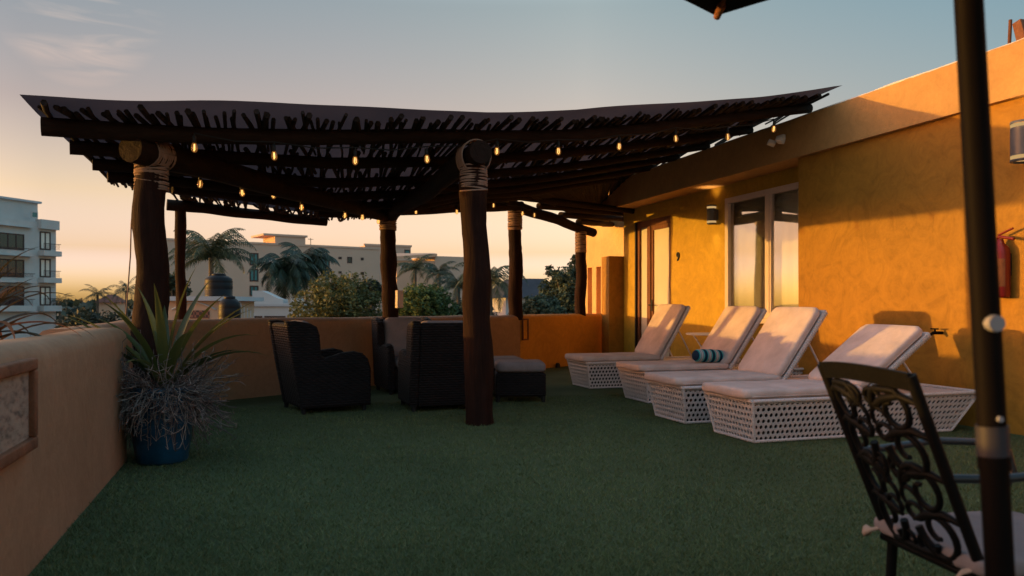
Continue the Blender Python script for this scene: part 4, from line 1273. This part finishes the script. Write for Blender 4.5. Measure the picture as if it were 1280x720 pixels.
# slate roofed building
F5 = Face(632, 62, 1, .25)
t = thing('slate_roof_house', 'pale building with dark slate hip roof seen past the far posts', 'building', F5.P(0, 0, -9))
ua, za = F5.uz(632, 372); ub, _ = F5.uz(704, 372)
b = MB(); F5.box(b, ua, ub, -8, 0, -9, za); b.build('wall', M_bwhite, t)
b = MB(); zt5 = F5.uz(660, 347)[1]
P = [F5.P(ua - .4, .5, za), F5.P(ub + .4, .5, za), F5.P(ub + .4, -8, za), F5.P(ua - .4, -8, za), F5.P(ua + 1.2, -2.2, zt5), F5.P(ub - .8, -2.2, zt5), F5.P(ub - .8, -5, zt5), F5.P(ua + 1.2, -5, zt5)]
b.add(P, [(0, 1, 5, 4), (1, 2, 6, 5), (2, 3, 7, 6), (3, 0, 4, 7), (4, 5, 6, 7), (3, 2, 1, 0)]); b.build('roof', M_greyroof, t)
F5.window(t, 682, 375, 690, 383, M_win, M_brown, .08, 1); F5.window(t, 637, 376, 645, 384, M_win, M_brown, .08, 1)

# white house
F6 = Face(308, 60, 1, .12)
t = thing('white_house', 'low white house with stepped roof parapet below the hotel', 'building', F6.P(0, 0, -9))
a_ = F6.rect(303, 383, 373, 410); b = MB(); F6.box(b, a_[0], a_[1], -9, 0, -9, a_[3]); b.build('wall', M_bwhite, t)
b = MB(); F6.box(b, a_[0] - .15, a_[1] + .2, -9.1, .15, a_[3], a_[3] + .16); b.build('roof', M_bshade, t)
q = [F6.uz(*p) for p in ((312, 383), (312, 363), (324, 363), (345, 373), (351, 374), (351, 379), (361, 379), (361, 373), (371, 373), (371, 383))]
b = MB(); n = len(q)
vs = [F6.P(u, -1.0, z) for u, z in q] + [F6.P(u, -3.5, z) for u, z in q]
b.add(vs, [tuple(range(n)), tuple(range(2 * n - 1, n - 1, -1))] + [(i, i + n, (i + 1) % n + n, (i + 1) % n) for i in range(n)]); b.build('roof_parapet', M_bwhite, t)
F6.window(t, 314, 395, 328, 404, M_win, M_brown, .06, 1); F6.window(t, 330.5, 395, 357, 404, M_win, M_brown, .06, 3)

# tank building
F7 = Face(205, 32, 1, .05)
t = thing('flat_roof_house', 'pale flat roofed house with clay lattice opening under two black tanks', 'building', F7.P(0, 0, -9))
a_ = F7.rect(205, 376, 284, 410); b = MB(); F7.box(b, a_[0], a_[1], -4, 0, -9, a_[3]); b.build('wall', M_peach, t)
a_ = F7.rect(205, 370.5, 296, 376); b = MB(); F7.box(b, a_[0], a_[1], -4.2, .25, a_[2], a_[3]); b.build('roof', M_bshade, t)
roofz = a_[3]
a_ = F7.rect(228, 388, 262, 398); b = MB(); F7.box(b, a_[0], a_[1], -.1, .03, a_[2], a_[3]); b.build('lattice', M_lattice, t)
b = MB(); a_ = F7.rect(215, 378, 270, 387)
pts = [F7.P(a_[0] + (a_[1] - a_[0]) * k / 12, .03, a_[2] + (a_[3] - a_[2]) * math.sin(math.pi * k / 12)) for k in range(13)]
b.tube(pts, .035, 6); b.build('arch_moulding', M_bshade, t)
b = MB(); u_, _ = F7.uz(303, 380)
for k in range(5): b.tube([F7.P(a_[1] + .9 + k * .13, -.3, -.4), F7.P(a_[1] + .9 + k * .13, -.3, 1.25 - k * .1)], .015, 5)
b.build('railing', M_bshade, t)
def tank(px, ytop, ybot, z, r, label, zb):
    p = at(px, 0, z); h = EYE + (HZ - ytop) / FPX * z - zb
    t = thing('water_tank', label, 'water tank', (p.x, p.y, zb), 0, 'black rooftop water tanks')
    b = MB(); b.lathe([(0, 0), (r, 0), (r, h * .06), (r * .97, h * .08), (r, h * .3), (r * .975, h * .32), (r, h * .35), (r, h * .58), (r * .975, h * .6), (r, h * .63), (r * .96, h * .78), (r * .62, h * .90), (r * .45, h * .92), (0, h * .92)], seg=28); b.build('tank_body', M_tank, t, False)
    b = MB(); b.lathe([(r * .50, h * .91), (r * .52, h * .93), (r * .50, h * .98), (r * .40, h), (0, h)], seg=20); b.build('lid', M_tank, t, False)
tank(273.5, 342, 371, 33.5, .56, 'black plastic water tank standing on the flat roof', roofz)
tank(287, 370, 400, 31.2, .42, 'black plastic water tank standing lower, in front of the flat roof edge', .30)
b = MB(); q0 = at(287, 0, 31.2); b.box(q0.x - .6, q0.x + .6, q0.y - .6, q0.y + .6, -9, .298)
tag(b.build('tank_plinth', M_bshade), 'pale masonry plinth carrying the lower black water tank', 'plinth')

# red tiled house
F8 = Face(122, 92, 1, .2)
t = thing('red_roof_house', 'small house with red tiled roof among the far palms', 'house', F8.P(0, 0, -9))
a_ = F8.rect(122, 378, 146, 400); b = MB(); F8.box(b, a_[0], a_[1], -4, 0, -9, a_[3]); b.build('wall', M_peach, t)
zt8 = F8.uz(135, 368)[1]
P = [F8.P(a_[0] - .3, .4, a_[3]), F8.P(a_[1] + .3, .4, a_[3]), F8.P(a_[1] + .3, -4, a_[3]), F8.P(a_[0] - .3, -4, a_[3]), F8.P(a_[0] + .6, -1.8, zt8), F8.P(a_[1] - .6, -1.8, zt8)]
b = MB(); b.add(P, [(0, 1, 5, 4), (1, 2, 5), (2, 3, 4, 5), (3, 0, 4), (3, 2, 1, 0)]); b.build('roof', M_tile, t)

# ------------------------------------------------------------------ light, sky, camera
SUN_EL, SUN_AZ = R(2.3), R(-69.7)       # azimuth measured from +Y towards +X
sd = Vector((math.sin(SUN_AZ) * math.cos(SUN_EL), math.cos(SUN_AZ) * math.cos(SUN_EL), math.sin(SUN_EL)))
L = bpy.data.lights.new('sun', 'SUN'); L.energy = 2.9; L.color = (.97, .53, .10); L.angle = R(.55)
lo = bpy.data.objects.new('sun', L); COL.objects.link(lo); lo.rotation_euler = (-sd).to_track_quat('-Z', 'Y').to_euler(); lo.location = (-20, 8, 10)
W = bpy.data.worlds.new('World'); SC.world = W; W.use_nodes = True
nt = W.node_tree; bg = nt.nodes['Background']
sky = nt.nodes.new('ShaderNodeTexSky'); sky.sky_type = 'NISHITA'; sky.sun_disc = False
sky.sun_elevation = SUN_EL; sky.sun_rotation = SUN_AZ; sky.dust_density = 2; sky.air_density = 1; sky.ozone_density = 1.5
def N(typ, **kw):
    x = nt.nodes.new(typ)
    for k, v in kw.items(): setattr(x, k, v)
    return x
tc = N('ShaderNodeTexCoord'); sp = N('ShaderNodeSeparateXYZ'); nt.links.new(tc.outputs['Generated'], sp.inputs[0])
# warm evening tint towards the horizon
rp = N('ShaderNodeValToRGB'); e = rp.color_ramp.elements
WARM = [(0.0, (3.1, 4.4, 17.0)), (.03, (2.4, 2.85, 8.6)), (.065, (1.72, 1.48, 2.35)), (.128, (1.85, 1.30, 1.20)), (.22, (1.40, .95, .90)), (.35, (1.12, .99, .94)), (.5, (2.25, 2.2, 2.1)), (.8, (2.6, 2.6, 2.5))]
while len(e) < len(WARM): e.new(.5)
for el_, (p_, c_) in zip(e, WARM): el_.position = p_; el_.color = (*[v_ * 1.8 for v_ in c_], 1)
nt.links.new(sp.outputs[2], rp.inputs[0])
mx = N('ShaderNodeMix', data_type='RGBA', blend_type='MULTIPLY'); mx.inputs[0].default_value = 1
nt.links.new(rp.outputs[0], mx.inputs[7])
dsun = N('ShaderNodeVectorMath', operation='DOT_PRODUCT'); nt.links.new(tc.outputs['Generated'], dsun.inputs[0]); dsun.inputs[1].default_value = (sd.x, sd.y, 0)
half = N('ShaderNodeMath', operation='MULTIPLY_ADD'); nt.links.new(dsun.outputs['Value'], half.inputs[0]); half.inputs[1].default_value = .5; half.inputs[2].default_value = .5
ra = N('ShaderNodeValToRGB'); e = ra.color_ramp.elements
AZ = [(0.1, (.66, 1.02, 1.12)), (.24, (.88, 1.18, 1.24)), (.48, (2.05, 1.86, 1.64)), (.62, (1.6, 1.45, 1.35)), (.77, (1, 1, 1)), (.86, (1.15, 1.12, 1.1)), (1.0, (1.5, 1.4, 1.3))]
while len(e) < len(AZ): e.new(.5)
for el_, (p_, c_) in zip(e, AZ): el_.position = p_; el_.color = (*c_, 1)
nt.links.new(half.outputs[0], ra.inputs[0])
m0 = N('ShaderNodeMix', data_type='RGBA', blend_type='MULTIPLY'); m0.inputs[0].default_value = 1
nt.links.new(sky.outputs[0], m0.inputs[6]); nt.links.new(ra.outputs[0], m0.inputs[7]); nt.links.new(m0.outputs[2], mx.inputs[6])
# thin cirrus cloud, high to the left
def vm(op, a, b):
    x = N('ShaderNodeVectorMath', operation=op)
    for i, v in ((0, a), (1, b)):
        if hasattr(v, 'links'): nt.links.new(v, x.inputs[i])
        else: x.inputs[i].default_value = v
    return x
cd = (at(100, 8, 1.0) - Vector((0, 0, EYE))).normalized()
dt = vm('DOT_PRODUCT', tc.outputs['Generated'], tuple(cd))
mr = N('ShaderNodeMapRange'); mr.inputs[1].default_value = .9965; mr.inputs[2].default_value = .9995; nt.links.new(dt.outputs['Value'], mr.inputs[0])
mp = N('ShaderNodeMapping'); mp.inputs['Rotation'].default_value = (0, R(-28), R(17)); mp.inputs['Scale'].default_value = (5, 5, 34); nt.links.new(tc.outputs['Generated'], mp.inputs[0])
nz = N('ShaderNodeTexNoise'); nz.inputs['Scale'].default_value = 1.6; nz.inputs['Detail'].default_value = 7; nz.inputs['Distortion'].default_value = .7; nt.links.new(mp.outputs[0], nz.inputs['Vector'])
m2 = N('ShaderNodeMapRange'); m2.inputs[1].default_value = .42; m2.inputs[2].default_value = .72; nt.links.new(nz.outputs[0], m2.inputs[0])
mu = N('ShaderNodeMath', operation='MULTIPLY'); nt.links.new(mr.outputs[0], mu.inputs[0]); nt.links.new(m2.outputs[0], mu.inputs[1])
mx2 = N('ShaderNodeMix', data_type='RGBA', blend_type='MIX'); nt.links.new(mu.outputs[0], mx2.inputs[0]); nt.links.new(mx.outputs[2], mx2.inputs[6])
sc_ = vm('MULTIPLY', mx.outputs[2], (1.9, 1.5, 1.25)); nt.links.new(sc_.outputs[0], mx2.inputs[7])
nt.links.new(mx2.outputs[2], bg.inputs[0]); bg.inputs[1].default_value = .15

cam = bpy.data.cameras.new('camera'); co = bpy.data.objects.new('camera', cam); COL.objects.link(co); SC.camera = co
co.location = (0, 0, EYE); co.rotation_euler = (R(90), 0, -TH)
cam.sensor_width = 36; cam.lens = 36 * FPX / 1280; cam.shift_y = (HZ - 360) / 1280
cam.clip_start = .05; cam.clip_end = 5000
cam.dof.use_dof = True; cam.dof.focus_distance = 8.5; cam.dof.aperture_fstop = 3.2
SC.view_settings.view_transform = 'Standard'; SC.view_settings.look = 'None'; SC.view_settings.exposure = 0.42; SC.view_settings.gamma = 1
SC.cycles.max_bounces = 8
